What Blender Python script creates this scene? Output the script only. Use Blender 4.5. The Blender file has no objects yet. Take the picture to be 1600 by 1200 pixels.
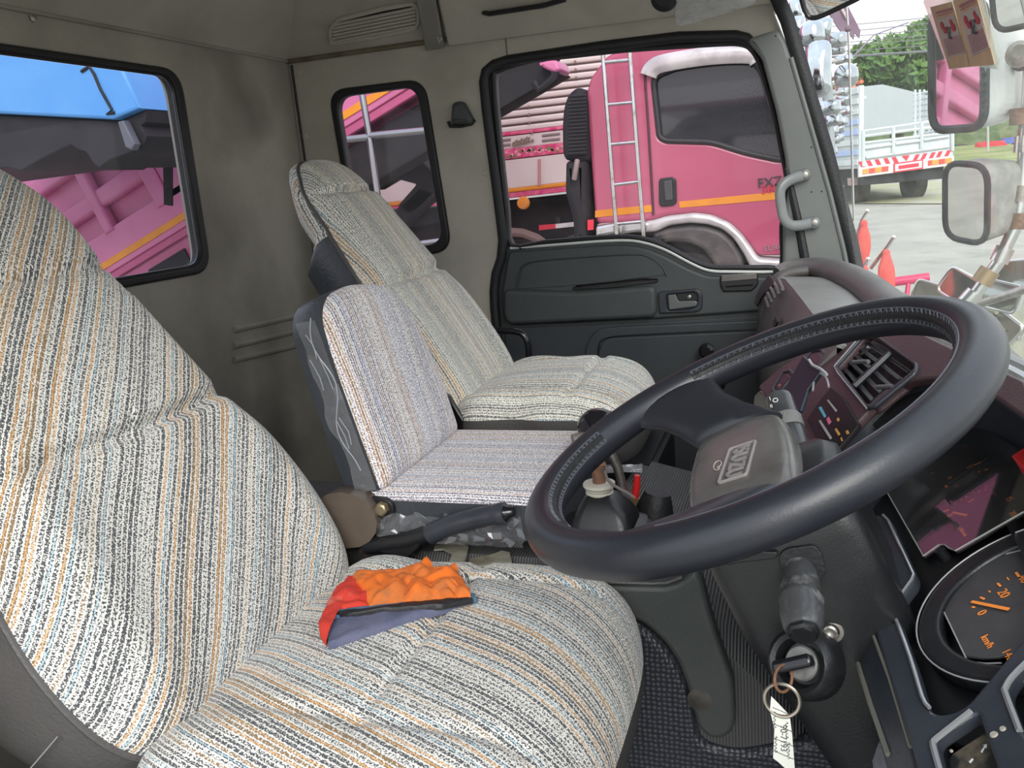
import bpy, bmesh, math, random
from mathutils import Vector, Matrix, noise
random.seed(7)
V = Vector
SC = bpy.context.scene
# ---------------------------------------------------------------- camera
FPX = 1362.0
RX = V((0.9489, 0.0072, 0.3154)); RY = V((0.3051, 0.2362, -0.9226)); RZ = V((-0.0811, 0.9717, 0.2219))
def _ortho():
    vx = V((-3300 - 800, -(630 - 600), -FPX)); vy = V((1250 - 800, -(252 - 600), -FPX))
    Y = vy.normalized(); X = -vx.normalized(); X = (X - Y * X.dot(Y)).normalized(); Z = X.cross(Y)
    return Matrix((X, Y, Z))
ROT = _ortho()
CAM = V((0, 0, 1.0))
cd = bpy.data.cameras.new('camera'); cam = bpy.data.objects.new('camera', cd); SC.collection.objects.link(cam)
cd.sensor_width = 36; cd.lens = 36 * FPX / 1600; cd.clip_start = 0.02; cd.clip_end = 500
cam.matrix_world = Matrix.Translation(CAM) @ ROT.to_4x4()
SC.camera = cam
# ---------------------------------------------------------------- light: an overcast bright day
world = bpy.data.worlds.new('sky'); SC.world = world; world.use_nodes = True
wn = world.node_tree.nodes; wl = world.node_tree.links
bg = wn['Background']; bg.inputs['Strength'].default_value = 1.0
tc = wn.new('ShaderNodeTexCoord'); sp = wn.new('ShaderNodeSeparateXYZ'); cr = wn.new('ShaderNodeValToRGB')
nz = wn.new('ShaderNodeTexNoise'); nz.inputs['Scale'].default_value = 3.0; nz.inputs['Detail'].default_value = 5
ad = wn.new('ShaderNodeMath'); ad.operation = 'MULTIPLY_ADD'; ad.inputs[1].default_value = 0.35
wl.new(tc.outputs['Generated'], sp.inputs[0]); wl.new(tc.outputs['Generated'], nz.inputs['Vector'])
wl.new(nz.outputs['Fac'], ad.inputs[0]); wl.new(sp.outputs['Z'], ad.inputs[2]); wl.new(ad.outputs[0], cr.inputs['Fac'])
cr.color_ramp.elements[0].position = 0.05; cr.color_ramp.elements[0].color = (1.0, 1.0, 0.97, 1)
cr.color_ramp.elements[1].position = 0.95; cr.color_ramp.elements[1].color = (0.86, 0.95, 1.1, 1)
wl.new(cr.outputs['Color'], bg.inputs['Color'])
sd = bpy.data.lights.new('sun', 'SUN'); sd.energy = 1.8; sd.angle = math.radians(35); sd.color = (1, 0.97, 0.92)
sun = bpy.data.objects.new('sun', sd); SC.collection.objects.link(sun)
sun.rotation_euler = V((-0.30, 0.80, -0.52)).to_track_quat('-Z', 'Y').to_euler()   # high, from the driver's side
SC.view_settings.view_transform = 'Standard'; SC.view_settings.look = 'None'
SC.view_settings.gamma = 1; SC.view_settings.exposure = 0.75; SC.view_settings.use_curve_mapping = False

# ---------------------------------------------------------------- geometry helpers
def ray(px, py): return ROT @ V((px - 800, -(py - 600), -FPX))
def onY(px, py, y): d = ray(px, py); return CAM + d * ((y - CAM.y) / d.y)
def onX(px, py, x): d = ray(px, py); return CAM + d * ((x - CAM.x) / d.x)
def onZ(px, py, z): d = ray(px, py); return CAM + d * ((z - CAM.z) / d.z)
class F:                                            # a flat frame: origin, two axes, outward normal
    def __init__(s, o, h, v):
        s.o = V(o); s.h = V(h).normalized(); s.v = V(v); s.v = (s.v - s.h * s.v.dot(s.h)).normalized(); s.n = s.h.cross(s.v)
    def p(s, a, b, w=0): return s.o + s.h * a + s.v * b + s.n * w
    def px(s, x, y, w=0):
        d = ray(x, y); t = (s.o + s.n * w - CAM).dot(s.n) / d.dot(s.n); q = CAM + d * t - s.o
        return (q.dot(s.h), q.dot(s.v))
    def pxs(s, L, w=0): return [s.px(x, y, w) for x, y in L]
    def off(s, w): return F(s.o + s.n * w, s.h, s.v)
    def mat(s): return Matrix((s.h, s.v, s.n)).transposed().to_4x4()
def fil(P, r, n=5):                                 # round the corners of a polygon
    out = []; N = len(P)
    for i in range(N):
        a = V(P[i - 1][:2]); b = V(P[i][:2]); c = V(P[(i + 1) % N][:2])
        rr = r[i] if isinstance(r, (list, tuple)) else r
        d1 = a - b; d2 = c - b; l1 = d1.length; l2 = d2.length
        k = min(rr, l1 * .48, l2 * .48)
        if k < 1e-6 or l1 < 1e-9 or l2 < 1e-9: out.append((b.x, b.y)); continue
        p1 = b + d1 / l1 * k; p2 = b + d2 / l2 * k
        for j in range(n + 1):
            t = j / n; q = p1 * (1 - t) ** 2 + b * 2 * t * (1 - t) + p2 * t * t; out.append((q.x, q.y))
    return out
def cat(P, n=6, closed=True):                       # Catmull-Rom through points of any dimension
    P = [V(p) for p in P]; N = len(P); out = []
    for i in range(N if closed else N - 1):
        g = lambda k: P[k % N] if closed else P[max(0, min(N - 1, k))]
        a, b, c, d = g(i - 1), g(i), g(i + 1), g(i + 2)
        for j in range(n):
            t = j / n
            out.append(0.5 * ((2 * b) + (c - a) * t + (2 * a - 5 * b + 4 * c - d) * t * t + (3 * b - a - 3 * c + d) * t ** 3))
    if not closed: out.append(P[-1])
    return out
def rrect(a0, b0, a1, b1, r, n=5): return fil([(a0, b0), (a1, b0), (a1, b1), (a0, b1)], r, n)
def ell(a, b, ra, rb=None, n=32):
    rb = rb or ra; return [(a + ra * math.cos(2 * math.pi * i / n), b + rb * math.sin(2 * math.pi * i / n)) for i in range(n)]

MW = {}
def wm(o):
    return MW.get(o.name, Matrix.Identity(4)) if o else Matrix.Identity(4)
def link(o, parent=None):
    SC.collection.objects.link(o)
    if parent: o.parent = parent
def obj(name, bm, m, parent=None, smooth=True, base=None, angle=40):
    """bm holds world coordinates; the mesh becomes one object (child of parent if given)"""
    me = bpy.data.meshes.new(name)
    if isinstance(bm, bmesh.types.BMesh):
        bmesh.ops.recalc_face_normals(bm, faces=bm.faces) if bm.faces else None
        bm.to_mesh(me); bm.free()
    else: me = bm; me.name = name
    if len(me.vertices):
        xs = [v.co for v in me.vertices]
        if parent: M = wm(parent)
        else:
            b = base or V(((min(v.x for v in xs) + max(v.x for v in xs)) / 2, (min(v.y for v in xs) + max(v.y for v in xs)) / 2, min(v.z for v in xs)))
            M = Matrix.Translation(b)
        me.transform(M.inverted())
    else: M = Matrix.Identity(4)
    if not me.materials and m: me.materials.append(m)
    if smooth:
        me.polygons.foreach_set('use_smooth', [True] * len(me.polygons))
        try: me.set_sharp_from_angle(angle=math.radians(angle))
        except Exception: pass
    o = bpy.data.objects.new(name, me)
    link(o, parent)
    if not parent: o.matrix_world = M; o.location = M.translation
    MW[o.name] = M
    return o
def tag(o, label=None, cat_=None, group=None, kind=None):
    if label: o['label'] = label
    if cat_: o['category'] = cat_
    if group: o['group'] = group
    if kind: o['kind'] = kind
    return o
def thing(name, label, cat_, loc, group=None):
    o = bpy.data.objects.new(name, None); o.empty_display_size = .05; SC.collection.objects.link(o); o.location = V(loc)
    MW[o.name] = Matrix.Translation(V(loc)); return tag(o, label, cat_, group)
def struct(name, bm, m, **k):
    o = obj(name, bm, m, **k); o['kind'] = 'structure'; return o
def curve_mesh(loops, t, bev, seg=2):
    cu = bpy.data.curves.new('tmp', 'CURVE'); cu.dimensions = '2D'; cu.fill_mode = 'BOTH'
    cu.extrude = max(t / 2 - bev, 0.00005); cu.bevel_depth = bev; cu.bevel_resolution = seg; cu.offset = -bev
    for L in loops:
        s = cu.splines.new('POLY'); s.points.add(len(L) - 1)
        for i, q in enumerate(L): s.points[i].co = (q[0], q[1], 0, 1)
        s.use_cyclic_u = True
    o = bpy.data.objects.new('tmp', cu); SC.collection.objects.link(o)
    dg = bpy.context.evaluated_depsgraph_get(); me = bpy.data.meshes.new_from_object(o.evaluated_get(dg))
    bpy.data.objects.remove(o); bpy.data.curves.remove(cu); me.materials.clear(); return me
def plate(name, fr, loops, t, m, parent=None, bev=0.001, w=0, seg=2, smooth=True, angle=40):
    """flat piece with holes; front at height w above the frame, thickness t going back"""
    if not isinstance(loops[0][0], (tuple, list, V)): loops = [loops]
    me = curve_mesh(loops, t, min(bev, t * .45), seg)
    me.transform(Matrix.Translation(fr.o + fr.n * (w - t / 2)) @ fr.mat())
    return obj(name, me, m, parent, smooth=smooth, angle=angle)
def join_me(meshes):
    bm = bmesh.new()
    for me in meshes: bm.from_mesh(me)
    return bm
def plates(fr, items, bev=0.0008):                   # several flat marks of one part as one mesh: (loop, t, w)
    bm = bmesh.new()
    for loop, t, w in items:
        L = loop if isinstance(loop[0][0], (tuple, list, V)) else [loop]
        me = curve_mesh(L, t, min(bev, t * .4), 1); me.transform(Matrix.Translation(fr.o + fr.n * (w - t / 2)) @ fr.mat()); bm.from_mesh(me)
        bpy.data.meshes.remove(me)
    return bm
def tube(bm, P, r, n=10, closed=False, cap=True, sq=1.0, up0=None):
    P = [V(p) for p in P]; N = len(P); rs = r if isinstance(r, (list, tuple)) else [r] * N
    rings = []; up = up0
    for i in range(N):
        a = P[i - 1] if (i > 0 or closed) else P[i]; b = P[(i + 1) % N] if (i < N - 1 or closed) else P[i]
        t = (b - a).normalized()
        if up is None: up = V((0, 0, 1)) if abs(t.z) < .9 else V((1, 0, 0))
        s = t.cross(up)
        if s.length < 1e-6: s = t.orthogonal()
        s.normalize(); u = s.cross(t).normalized(); up = u
        rings.append([bm.verts.new(P[i] + (s * math.cos(2 * math.pi * k / n) + u * math.sin(2 * math.pi * k / n) * sq) * rs[i]) for k in range(n)])
    for i in range(N if closed else N - 1):
        A = rings[i]; B = rings[(i + 1) % N]
        for k in range(n): bm.faces.new((A[k], A[(k + 1) % n], B[(k + 1) % n], B[k]))
    if cap and not closed: bm.faces.new(rings[0]); bm.faces.new(rings[-1])
    return bm
def T(P, r, **k): return tube(bmesh.new(), P, r, **k)
def loft(rings, bm=None, closed=True, cap=True):
    bm = bm or bmesh.new(); R = [[bm.verts.new(V(p)) for p in ring] for ring in rings]
    for i in range(len(R) - 1):
        n = len(R[i])
        for k in range(n if closed else n - 1): bm.faces.new((R[i][k], R[i][(k + 1) % n], R[i + 1][(k + 1) % n], R[i + 1][k]))
    if cap and closed: bm.faces.new(R[0]); bm.faces.new(R[-1])
    return bm
def box(bm, c, s, M=None, bev=0):
    r = bmesh.ops.create_cube(bm, size=1); vs = r['verts']
    for v in vs: v.co = V((v.co.x * s[0], v.co.y * s[1], v.co.z * s[2])) + V(c)
    if bev:
        es = list({e for v in vs for e in v.link_edges})
        rb = bmesh.ops.bevel(bm, geom=es, offset=bev, segments=2, affect='EDGES'); vs = list({v for f in rb['faces'] for v in f.verts} | {v for v in vs if v.is_valid})
    if M:
        for v in vs: v.co = M @ v.co
    return bm
def B(c, s, bev=0, M=None): return box(bmesh.new(), c, s, M, bev)
def fbox(bm, fr, a0, b0, a1, b1, t, w=0, bev=0):     # box in a frame
    M = Matrix.Translation(fr.o) @ fr.mat(); return box(bm, ((a0 + a1) / 2, (b0 + b1) / 2, w - t / 2), (abs(a1 - a0), abs(b1 - b0), t), M, bev)
def lathe(bm, o, ax, prof, n=24):
    ax = V(ax).normalized(); s = ax.orthogonal().normalized(); u = ax.cross(s); R = []
    for d, r in prof:
        R.append([bm.verts.new(V(o) + ax * d + (s * math.cos(2 * math.pi * k / n) + u * math.sin(2 * math.pi * k / n)) * r) for k in range(n)])
    for i in range(len(R) - 1):
        for k in range(n): bm.faces.new((R[i][k], R[i][(k + 1) % n], R[i + 1][(k + 1) % n], R[i + 1][k]))
    bm.faces.new(R[0]); bm.faces.new(R[-1]); return bm
def text(name, s, fr, a, b, size, m, parent, rot=0, t=.0003, w=.0004, align='CENTER'):
    cu = bpy.data.curves.new('tmp', 'FONT'); cu.body = s; cu.size = size; cu.align_x = align; cu.align_y = 'CENTER'; cu.extrude = t / 2
    o = bpy.data.objects.new('tmp', cu); SC.collection.objects.link(o)
    dg = bpy.context.evaluated_depsgraph_get(); me = bpy.data.meshes.new_from_object(o.evaluated_get(dg))
    bpy.data.objects.remove(o); bpy.data.curves.remove(cu); me.materials.clear()
    me.transform(Matrix.Translation(fr.p(a, b, w)) @ fr.mat() @ Matrix.Rotation(rot, 4, 'Z'))
    return obj(name, me, m, parent, smooth=False)

# ---------------------------------------------------------------- materials
def N(t, k, **kw):
    n = t.nodes.new(k)
    for a, b in kw.items():
        if a in n.inputs: n.inputs[a].default_value = b
        else: setattr(n, a, b)
    return n
def surf(name, c, rough=.5, c2=None, scale=8, metal=0, bump=0, bscale=60, lo=.4, hi=.65, coat=0, spec=.5, sheen=0, c3=None, s3=40, stretch=None, f3=.5):
    m = bpy.data.materials.new(name); m.use_nodes = True; t = m.node_tree; L = t.links.new; p = t.nodes['Principled BSDF']
    p.inputs['Base Color'].default_value = (*c, 1); p.inputs['Roughness'].default_value = rough; p.inputs['Metallic'].default_value = metal
    p.inputs['Coat Weight'].default_value = coat; p.inputs['Specular IOR Level'].default_value = spec; p.inputs['Sheen Weight'].default_value = sheen
    co = N(t, 'ShaderNodeTexCoord'); vec = co.outputs['Object']
    if stretch:
        mp = N(t, 'ShaderNodeMapping'); mp.inputs['Scale'].default_value = stretch; L(vec, mp.inputs[0]); vec = mp.outputs[0]
    if c2:
        n = N(t, 'ShaderNodeTexNoise', Scale=scale, Detail=6.0, Roughness=.6); L(vec, n.inputs['Vector'])
        r = N(t, 'ShaderNodeValToRGB'); r.color_ramp.elements[0].position = lo; r.color_ramp.elements[1].position = hi
        r.color_ramp.elements[0].color = (*c, 1); r.color_ramp.elements[1].color = (*c2, 1); L(n.outputs['Fac'], r.inputs[0]); out = r.outputs[0]
        if c3:
            n2 = N(t, 'ShaderNodeTexNoise', Scale=s3, Detail=3.0); L(co.outputs['Object'], n2.inputs['Vector'])
            r2 = N(t, 'ShaderNodeValToRGB'); r2.color_ramp.elements[0].position = .52; r2.color_ramp.elements[1].position = .7
            r2.color_ramp.elements[1].color = (f3, f3, f3, 1); r2.color_ramp.elements[0].color = (0, 0, 0, 1); L(n2.outputs['Fac'], r2.inputs[0])
            mx = N(t, 'ShaderNodeMixRGB'); mx.inputs[2].default_value = (*c3, 1); L(r2.outputs[0], mx.inputs[0]); L(out, mx.inputs[1]); out = mx.outputs[0]
        L(out, p.inputs['Base Color'])
    if bump:
        n = N(t, 'ShaderNodeTexNoise', Scale=bscale, Detail=3.0); L(vec, n.inputs['Vector'])
        b = N(t, 'ShaderNodeBump', Strength=bump, Distance=.002); L(n.outputs['Fac'], b.inputs['Height']); L(b.outputs[0], p.inputs['Normal'])
    return m
def glass(name, tint=(1, 1, 1), haze=0.0, hcol=(.9, .95, .9), ior=1.45, gmax=1.0):
    m = bpy.data.materials.new(name); m.use_nodes = True; t = m.node_tree; L = t.links.new
    for n in list(t.nodes): t.nodes.remove(n)
    o = N(t, 'ShaderNodeOutputMaterial'); tr = N(t, 'ShaderNodeBsdfTransparent'); tr.inputs[0].default_value = (*tint, 1)
    gl = N(t, 'ShaderNodeBsdfGlossy', Roughness=0.02); fr = N(t, 'ShaderNodeLayerWeight', Blend=.5); mx = N(t, 'ShaderNodeMixShader')
    pw = N(t, 'ShaderNodeMath', operation='POWER'); pw.inputs[1].default_value = 5.0; L(fr.outputs['Facing'], pw.inputs[0])
    f0 = 2 * ((ior - 1) / (ior + 1)) ** 2
    mu = N(t, 'ShaderNodeMath', operation='MULTIPLY_ADD'); mu.inputs[1].default_value = gmax * (1 - f0) * .8; mu.inputs[2].default_value = f0 * gmax; L(pw.outputs[0], mu.inputs[0])
    L(mu.outputs[0], mx.inputs[0]); L(tr.outputs[0], mx.inputs[1]); L(gl.outputs[0], mx.inputs[2]); out = mx.outputs[0]
    if haze:
        df = N(t, 'ShaderNodeBsdfTranslucent'); df.inputs[0].default_value = (*hcol, 1); d2 = N(t, 'ShaderNodeBsdfDiffuse'); d2.inputs[0].default_value = (*hcol, 1)
        m0 = N(t, 'ShaderNodeMixShader'); m0.inputs[0].default_value = .5; L(df.outputs[0], m0.inputs[1]); L(d2.outputs[0], m0.inputs[2])
        co = N(t, 'ShaderNodeTexCoord'); mp = N(t, 'ShaderNodeMapping'); mp.inputs['Scale'].default_value = (1, 1, 3); L(co.outputs['Object'], mp.inputs[0])
        n = N(t, 'ShaderNodeTexNoise', Scale=5.0, Detail=8.0, Roughness=.7); L(mp.outputs[0], n.inputs['Vector'])
        k = N(t, 'ShaderNodeMapRange'); k.inputs[1].default_value = .3; k.inputs[2].default_value = .8; k.inputs[3].default_value = haze * .4; k.inputs[4].default_value = haze * 1.9
        L(n.outputs['Fac'], k.inputs[0]); m2 = N(t, 'ShaderNodeMixShader'); L(k.outputs[0], m2.inputs[0]); L(out, m2.inputs[1]); L(m0.outputs[0], m2.inputs[2]); out = m2.outputs[0]
    L(out, o.inputs[0]); return m
def fabric(name, base=(.70, .68, .63), dark=(.075, .08, .085), warm=(.72, .37, .14), cool=(.40, .60, .70), pitch=.0064, density=.5):
    """woven seat cloth: cream ground, broken dark dashes in columns, thin orange and blue threads; runs along V of the UV map (metres)"""
    m = bpy.data.materials.new(name); m.use_nodes = True; t = m.node_tree; L = t.links.new; p = t.nodes['Principled BSDF']
    p.inputs['Roughness'].default_value = .9; p.inputs['Sheen Weight'].default_value = .2; p.inputs['Specular IOR Level'].default_value = .15
    uv = N(t, 'ShaderNodeUVMap'); sx = N(t, 'ShaderNodeSeparateXYZ')
    nw = N(t, 'ShaderNodeTexNoise', Scale=7.0, Detail=1.5); L(uv.outputs[0], nw.inputs['Vector'])
    wv = N(t, 'ShaderNodeVectorMath', operation='MULTIPLY_ADD'); wv.inputs[1].default_value = (.007, .0, 0); L(nw.outputs['Color'], wv.inputs[0]); L(uv.outputs[0], wv.inputs[2])
    # fine jitter gives the zigzag edge of each dash
    nj = N(t, 'ShaderNodeTexNoise', Scale=420.0, Detail=1.0); L(uv.outputs[0], nj.inputs['Vector'])
    wj = N(t, 'ShaderNodeVectorMath', operation='MULTIPLY_ADD'); wj.inputs[1].default_value = (.0042, .0, 0); L(nj.outputs['Color'], wj.inputs[0]); L(wv.outputs[0], wj.inputs[2])
    L(wj.outputs[0], sx.inputs[0])
    def math_(op, a, b=None, c=None):
        n = N(t, 'ShaderNodeMath', operation=op)
        for i, v in enumerate((a, b, c)):
            if v is None: continue
            if isinstance(v, (int, float)): n.inputs[i].default_value = v
            else: L(v, n.inputs[i])
        return n.outputs[0]
    col = math_('DIVIDE', sx.outputs[0], pitch); k = math_('FLOOR', col); fr = math_('FRACT', col)
    def rnd(off):
        w = N(t, 'ShaderNodeTexWhiteNoise', noise_dimensions='1D'); L(math_('ADD', k, off), w.inputs['W']); return w.outputs['Value']
    r1 = rnd(0.0); r2 = rnd(77.3)
    # dashes along the column
    cv = N(t, 'ShaderNodeCombineXYZ'); L(math_('MULTIPLY', sx.outputs[0], 560.0), cv.inputs[0]); L(math_('MULTIPLY', sx.outputs[1], 400.0), cv.inputs[1])
    nd = N(t, 'ShaderNodeTexNoise', Scale=1.0, Detail=1.0); L(cv.outputs[0], nd.inputs['Vector'])
    thr = math_('MULTIPLY_ADD', r1, .13, .395 + .1 * (.5 - density))
    dash = math_('GREATER_THAN', nd.outputs['Fac'], thr)
    fc = math_('ABSOLUTE', math_('SUBTRACT', fr, .5)); inner = math_('LESS_THAN', fc, .37); thin = math_('LESS_THAN', fc, .105)
    dash = math_('MULTIPLY', dash, inner)
    mx = N(t, 'ShaderNodeMixRGB'); mx.inputs[1].default_value = (*base, 1); 
    dk = N(t, 'ShaderNodeMixRGB'); dk.inputs[1].default_value = (*dark, 1); dk.inputs[2].default_value = (.22, .15, .08, 1); L(math_('GREATER_THAN', r2, .74), dk.inputs[0])
    L(dk.outputs[0], mx.inputs[2]); L(dash, mx.inputs[0])
    o1 = N(t, 'ShaderNodeMixRGB'); L(mx.outputs[0], o1.inputs[1]); o1.inputs[2].default_value = (*warm, 1)
    L(math_('MULTIPLY', math_('MULTIPLY', math_('GREATER_THAN', r2, .885), thin), .75), o1.inputs[0])
    o2 = N(t, 'ShaderNodeMixRGB'); L(o1.outputs[0], o2.inputs[1]); o2.inputs[2].default_value = (*cool, 1)
    L(math_('MULTIPLY', math_('MULTIPLY', math_('LESS_THAN', r2, .13), thin), .75), o2.inputs[0])
    L(o2.outputs[0], p.inputs['Base Color'])
    b = N(t, 'ShaderNodeBump', Strength=.25, Distance=.001); L(nd.outputs['Fac'], b.inputs['Height']); L(b.outputs[0], p.inputs['Normal'])
    return m
M = {}
M['fabric'] = fabric('seat_cloth')
M['fabric_pas'] = fabric('seat_cloth_passenger', pitch=.0066, base=(.86, .83, .74), dark=(.13, .135, .14))
M['fabric_mid'] = fabric('seat_cloth_centre', base=(.80, .77, .78), dark=(.16, .15, .19), warm=(.58, .30, .24), cool=(.36, .48, .66), pitch=.0056)
M['vinyl'] = surf('grey_vinyl', (.075, .071, .069), .42, bump=.4, bscale=220, c2=(.092, .087, .084), scale=5)
M['vinyl_navy'] = surf('dark_vinyl', (.03, .035, .042), .38, bump=.4, bscale=160, c2=(.045, .05, .058), scale=6)
M['felt'] = surf('cab_lining', (.44, .41, .35), .92, c2=(.50, .47, .40), scale=4, bump=.5, bscale=260, c3=(.27, .25, .205), s3=3.2, f3=.5)
M['felt_dirty'] = surf('rear_lining', (.39, .365, .31), .93, c2=(.29, .27, .23), scale=3, bump=.4, bscale=240, c3=(.11, .105, .088), s3=2.3, f3=.7)
M['trim_seam'] = surf('seam_strip', (.19, .16, .10), .7, c2=(.12, .10, .07), scale=20)
M['door'] = surf('door_plastic', (.047, .054, .056), .5, c2=(.058, .065, .066), scale=5, bump=.25, bscale=500)
M['door_dark'] = surf('door_pocket', (.032, .038, .044), .55, c2=(.04, .046, .052), scale=5, bump=.3, bscale=500)
M['pillar'] = surf('pillar_plastic', (.13, .138, .133), .45, c2=(.155, .163, .157), scale=4, bump=.15, bscale=400)
M['rubber'] = surf('black_rubber', (.012, .012, .014), .55, bump=.5, bscale=180)
M['black'] = surf('black_plastic', (.010, .0105, .012), .34, c2=(.02, .021, .023), scale=14, lo=.55, hi=.8, bump=.12, bscale=500)
M['black_gloss'] = surf('glossy_black', (.01, .01, .013), .15)
M['navy'] = surf('dark_trim', (.024, .028, .037), .36, c2=(.036, .04, .05), scale=10, bump=.15, bscale=600)
M['worn'] = surf('worn_dark_plastic', (.03, .03, .032), .3, c2=(.10, .10, .098), scale=9, lo=.48, hi=.78, bump=.2, bscale=300, stretch=(1, 1, .4))
M['leather'] = surf('leather_wrap', (.014, .016, .022), .37, spec=.55, c2=(.021, .022, .029), scale=5, bump=.07, bscale=420, lo=.45, hi=.7)
M['thread'] = surf('dark_thread', (.075, .08, .095), .5)
M['pad'] = surf('wheel_pad', (.115, .11, .104), .27, c2=(.075, .068, .066), scale=9, lo=.42, hi=.62, bump=.1, bscale=200, c3=(.17, .155, .145), s3=14, f3=.5)
M['maroon'] = surf('dash_maroon', (.055, .030, .034), .42, c2=(.075, .045, .048), scale=6, bump=.3, bscale=600)
M['dashgrey'] = surf('dash_grey', (.105, .095, .092), .45, c2=(.15, .138, .132), scale=4, bump=.3, bscale=600, stretch=(3, 1, 1), c3=(.20, .19, .18), s3=18, f3=.25)
M['dashtop'] = surf('dash_top', (.19, .185, .175), .42, c2=(.25, .245, .235), scale=6, bump=.2, bscale=500)
M['tan'] = surf('ashtray_tan', (.13, .115, .10), .4, c2=(.09, .078, .07), scale=9)
M['silver'] = surf('silver_trim', (.42, .43, .45), .28, metal=.6, c2=(.3, .3, .31), scale=10)
M['steel'] = surf('steel', (.45, .44, .42), .35, metal=.9, c2=(.28, .24, .2), scale=22, bump=.2)
M['chrome'] = surf('chrome', (.82, .84, .85), .08, metal=1)
M['chrome_dull'] = surf('dull_chrome', (.62, .63, .62), .25, metal=1, c2=(.4, .35, .28), scale=16, lo=.5, hi=.75)
M['mirror'] = surf('mirror_glass', (.80, .82, .80), .02, metal=1)
M['rust'] = surf('rusted_steel', (.21, .10, .05), .75, c2=(.10, .05, .03), scale=60, bump=.6)
M['mat_rib'] = None
M['white_pl'] = surf('old_white_plastic', (.48, .46, .40), .5, c2=(.38, .35, .29), scale=20)
M['red'] = surf('red_plastic', (.62, .02, .02), .4)
M['orange_p'] = surf('orange_print', (1.0, .30, .05), .6)
M['white_p'] = surf('white_print', (.75, .75, .75), .6)
M['cyan_p'] = surf('blue_print', (.12, .42, .55), .6)
M['pink_p'] = surf('pink_print', (.65, .14, .25), .6)
M['screw'] = surf('screw_metal', (.4, .38, .35), .4, metal=.8)
M['brown'] = surf('brown_plastic', (.11, .085, .065), .38, c2=(.075, .06, .05), scale=10)
M['cloth_orange'] = surf('orange_cloth', (.72, .15, .012), .9, c2=(.36, .12, .035), scale=20, bump=.4, bscale=300, lo=.42, hi=.68)
M['cloth_red'] = surf('red_cloth', (.55, .035, .02), .85, c2=(.55, .18, .13), scale=22, bump=.4, bscale=300, lo=.55, hi=.75)
M['cloth_navy'] = surf('navy_cloth', (.085, .095, .16), .9, c2=(.12, .125, .19), scale=26, bump=.5, bscale=500)
M['cloth_blue'] = surf('blue_hem', (.07, .15, .24), .9, bump=.5, bscale=500)
M['film'] = glass('plastic_film', (.97, .97, .98), haze=.10, hcol=(.8, .82, .86), ior=1.5)
M['bag'] = glass('bag_film', (.93, .93, .94), haze=.38, hcol=(.85, .86, .88), ior=1.35)
M['wind'] = glass('windscreen_glass', (.97, .985, .965), haze=.085, hcol=(.92, .97, .88), ior=1.25, gmax=.16)
M['side_glass'] = glass('side_glass', (.88, .85, .87), haze=.006, ior=1.2, gmax=.5)
M['rear_glass'] = glass('rear_glass', (.86, .86, .90), haze=.005, ior=1.2, gmax=.4)
M['smoked'] = glass('gauge_glass', (.85, .85, .85), haze=.03, hcol=(.5, .5, .5), ior=1.5, gmax=.85)
M['pink'] = surf('pink_paint', (.44, .080, .15), .3, c2=(.47, .10, .17), scale=1.2, coat=.4)
M['pink_body'] = surf('pink_body_paint', (.60, .17, .33), .4, c2=(.53, .14, .28), scale=1.5)
M['orange'] = surf('orange_tape', (.75, .28, .015), .5, c2=(.68, .24, .02), scale=9)
M['blue'] = surf('blue_paint', (.075, .27, .60), .4, c2=(.10, .31, .62), scale=2)
M['chassis'] = surf('chassis_black', (.009, .008, .012), .75, c2=(.018, .016, .018), scale=5, bump=.3, bscale=30)
M['tire'] = surf('tyre_rubber', (.028, .026, .027), .8, c2=(.07, .055, .045), scale=4)
M['cream'] = surf('cream_paint', (.66, .58, .54), .45, c2=(.72, .64, .60), scale=1.5)
M['white'] = surf('white_paint', (.58, .62, .62), .45, c2=(.50, .54, .55), scale=2)
M['white_fender'] = surf('silver_fender', (.66, .64, .62), .2, metal=.35, c2=(.45, .42, .42), scale=6)
M['lblue'] = surf('pale_blue_paint', (.36, .46, .72), .5)
M['wht_panel'] = surf('pale_panel', (.56, .56, .54), .5, c2=(.62, .62, .60), scale=2)
M['magenta'] = surf('magenta_band', (.62, .03, .16), .45, c2=(.75, .20, .28), scale=14)
M['redrefl'] = surf('red_reflector', (.68, .03, .06), .35)
M['amber'] = surf('amber_lens', (.80, .30, .05), .3)
M['redlens'] = surf('red_lens', (.75, .07, .04), .3)
M['dkglass'] = surf('dark_cab_glass', (.018, .020, .024), .06, coat=.5)
M['ribbon'] = surf('red_ribbon', (.85, .10, .09), .8, c2=(.9, .17, .14), scale=10)
M['redframe'] = surf('crimson_frame', (.55, .03, .11), .4)
M['flag'] = surf('purple_banner', (.16, .10, .15), .8, c2=(.20, .13, .18), scale=3)
M['paper'] = surf('tag_paper', (.62, .62, .56), .8)
M['ink'] = surf('ink', (.05, .05, .06), .8)
M['card'] = surf('card_print', (.56, .36, .22), .6, c2=(.60, .42, .28), scale=30)
M['card_grey'] = surf('card_panel', (.44, .38, .36), .6)
M['dkred'] = surf('dark_red_print', (.45, .03, .04), .6)
M['maskgrey'] = surf('maroon_line', (.35, .12, .16), .6)
M['leaf'] = surf('leaves', (.06, .14, .025), .6, c2=(.13, .22, .05), scale=.9, bump=.0)
M['leaf2'] = surf('leaves_pale', (.10, .17, .05), .6, c2=(.18, .25, .09), scale=.9)
M['flower'] = surf('orange_blossom', (.85, .25, .12), .6)
M['bark'] = surf('bark', (.12, .09, .07), .9)
M['barrier'] = surf('red_barrier', (.70, .05, .07), .45)
M['bluebin'] = surf('blue_plastic', (.04, .12, .45), .5)
M['wire'] = surf('power_cable', (.16, .16, .17), .7)
M['roofgrey'] = surf('grey_roof', (.38, .42, .43), .6)
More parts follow.
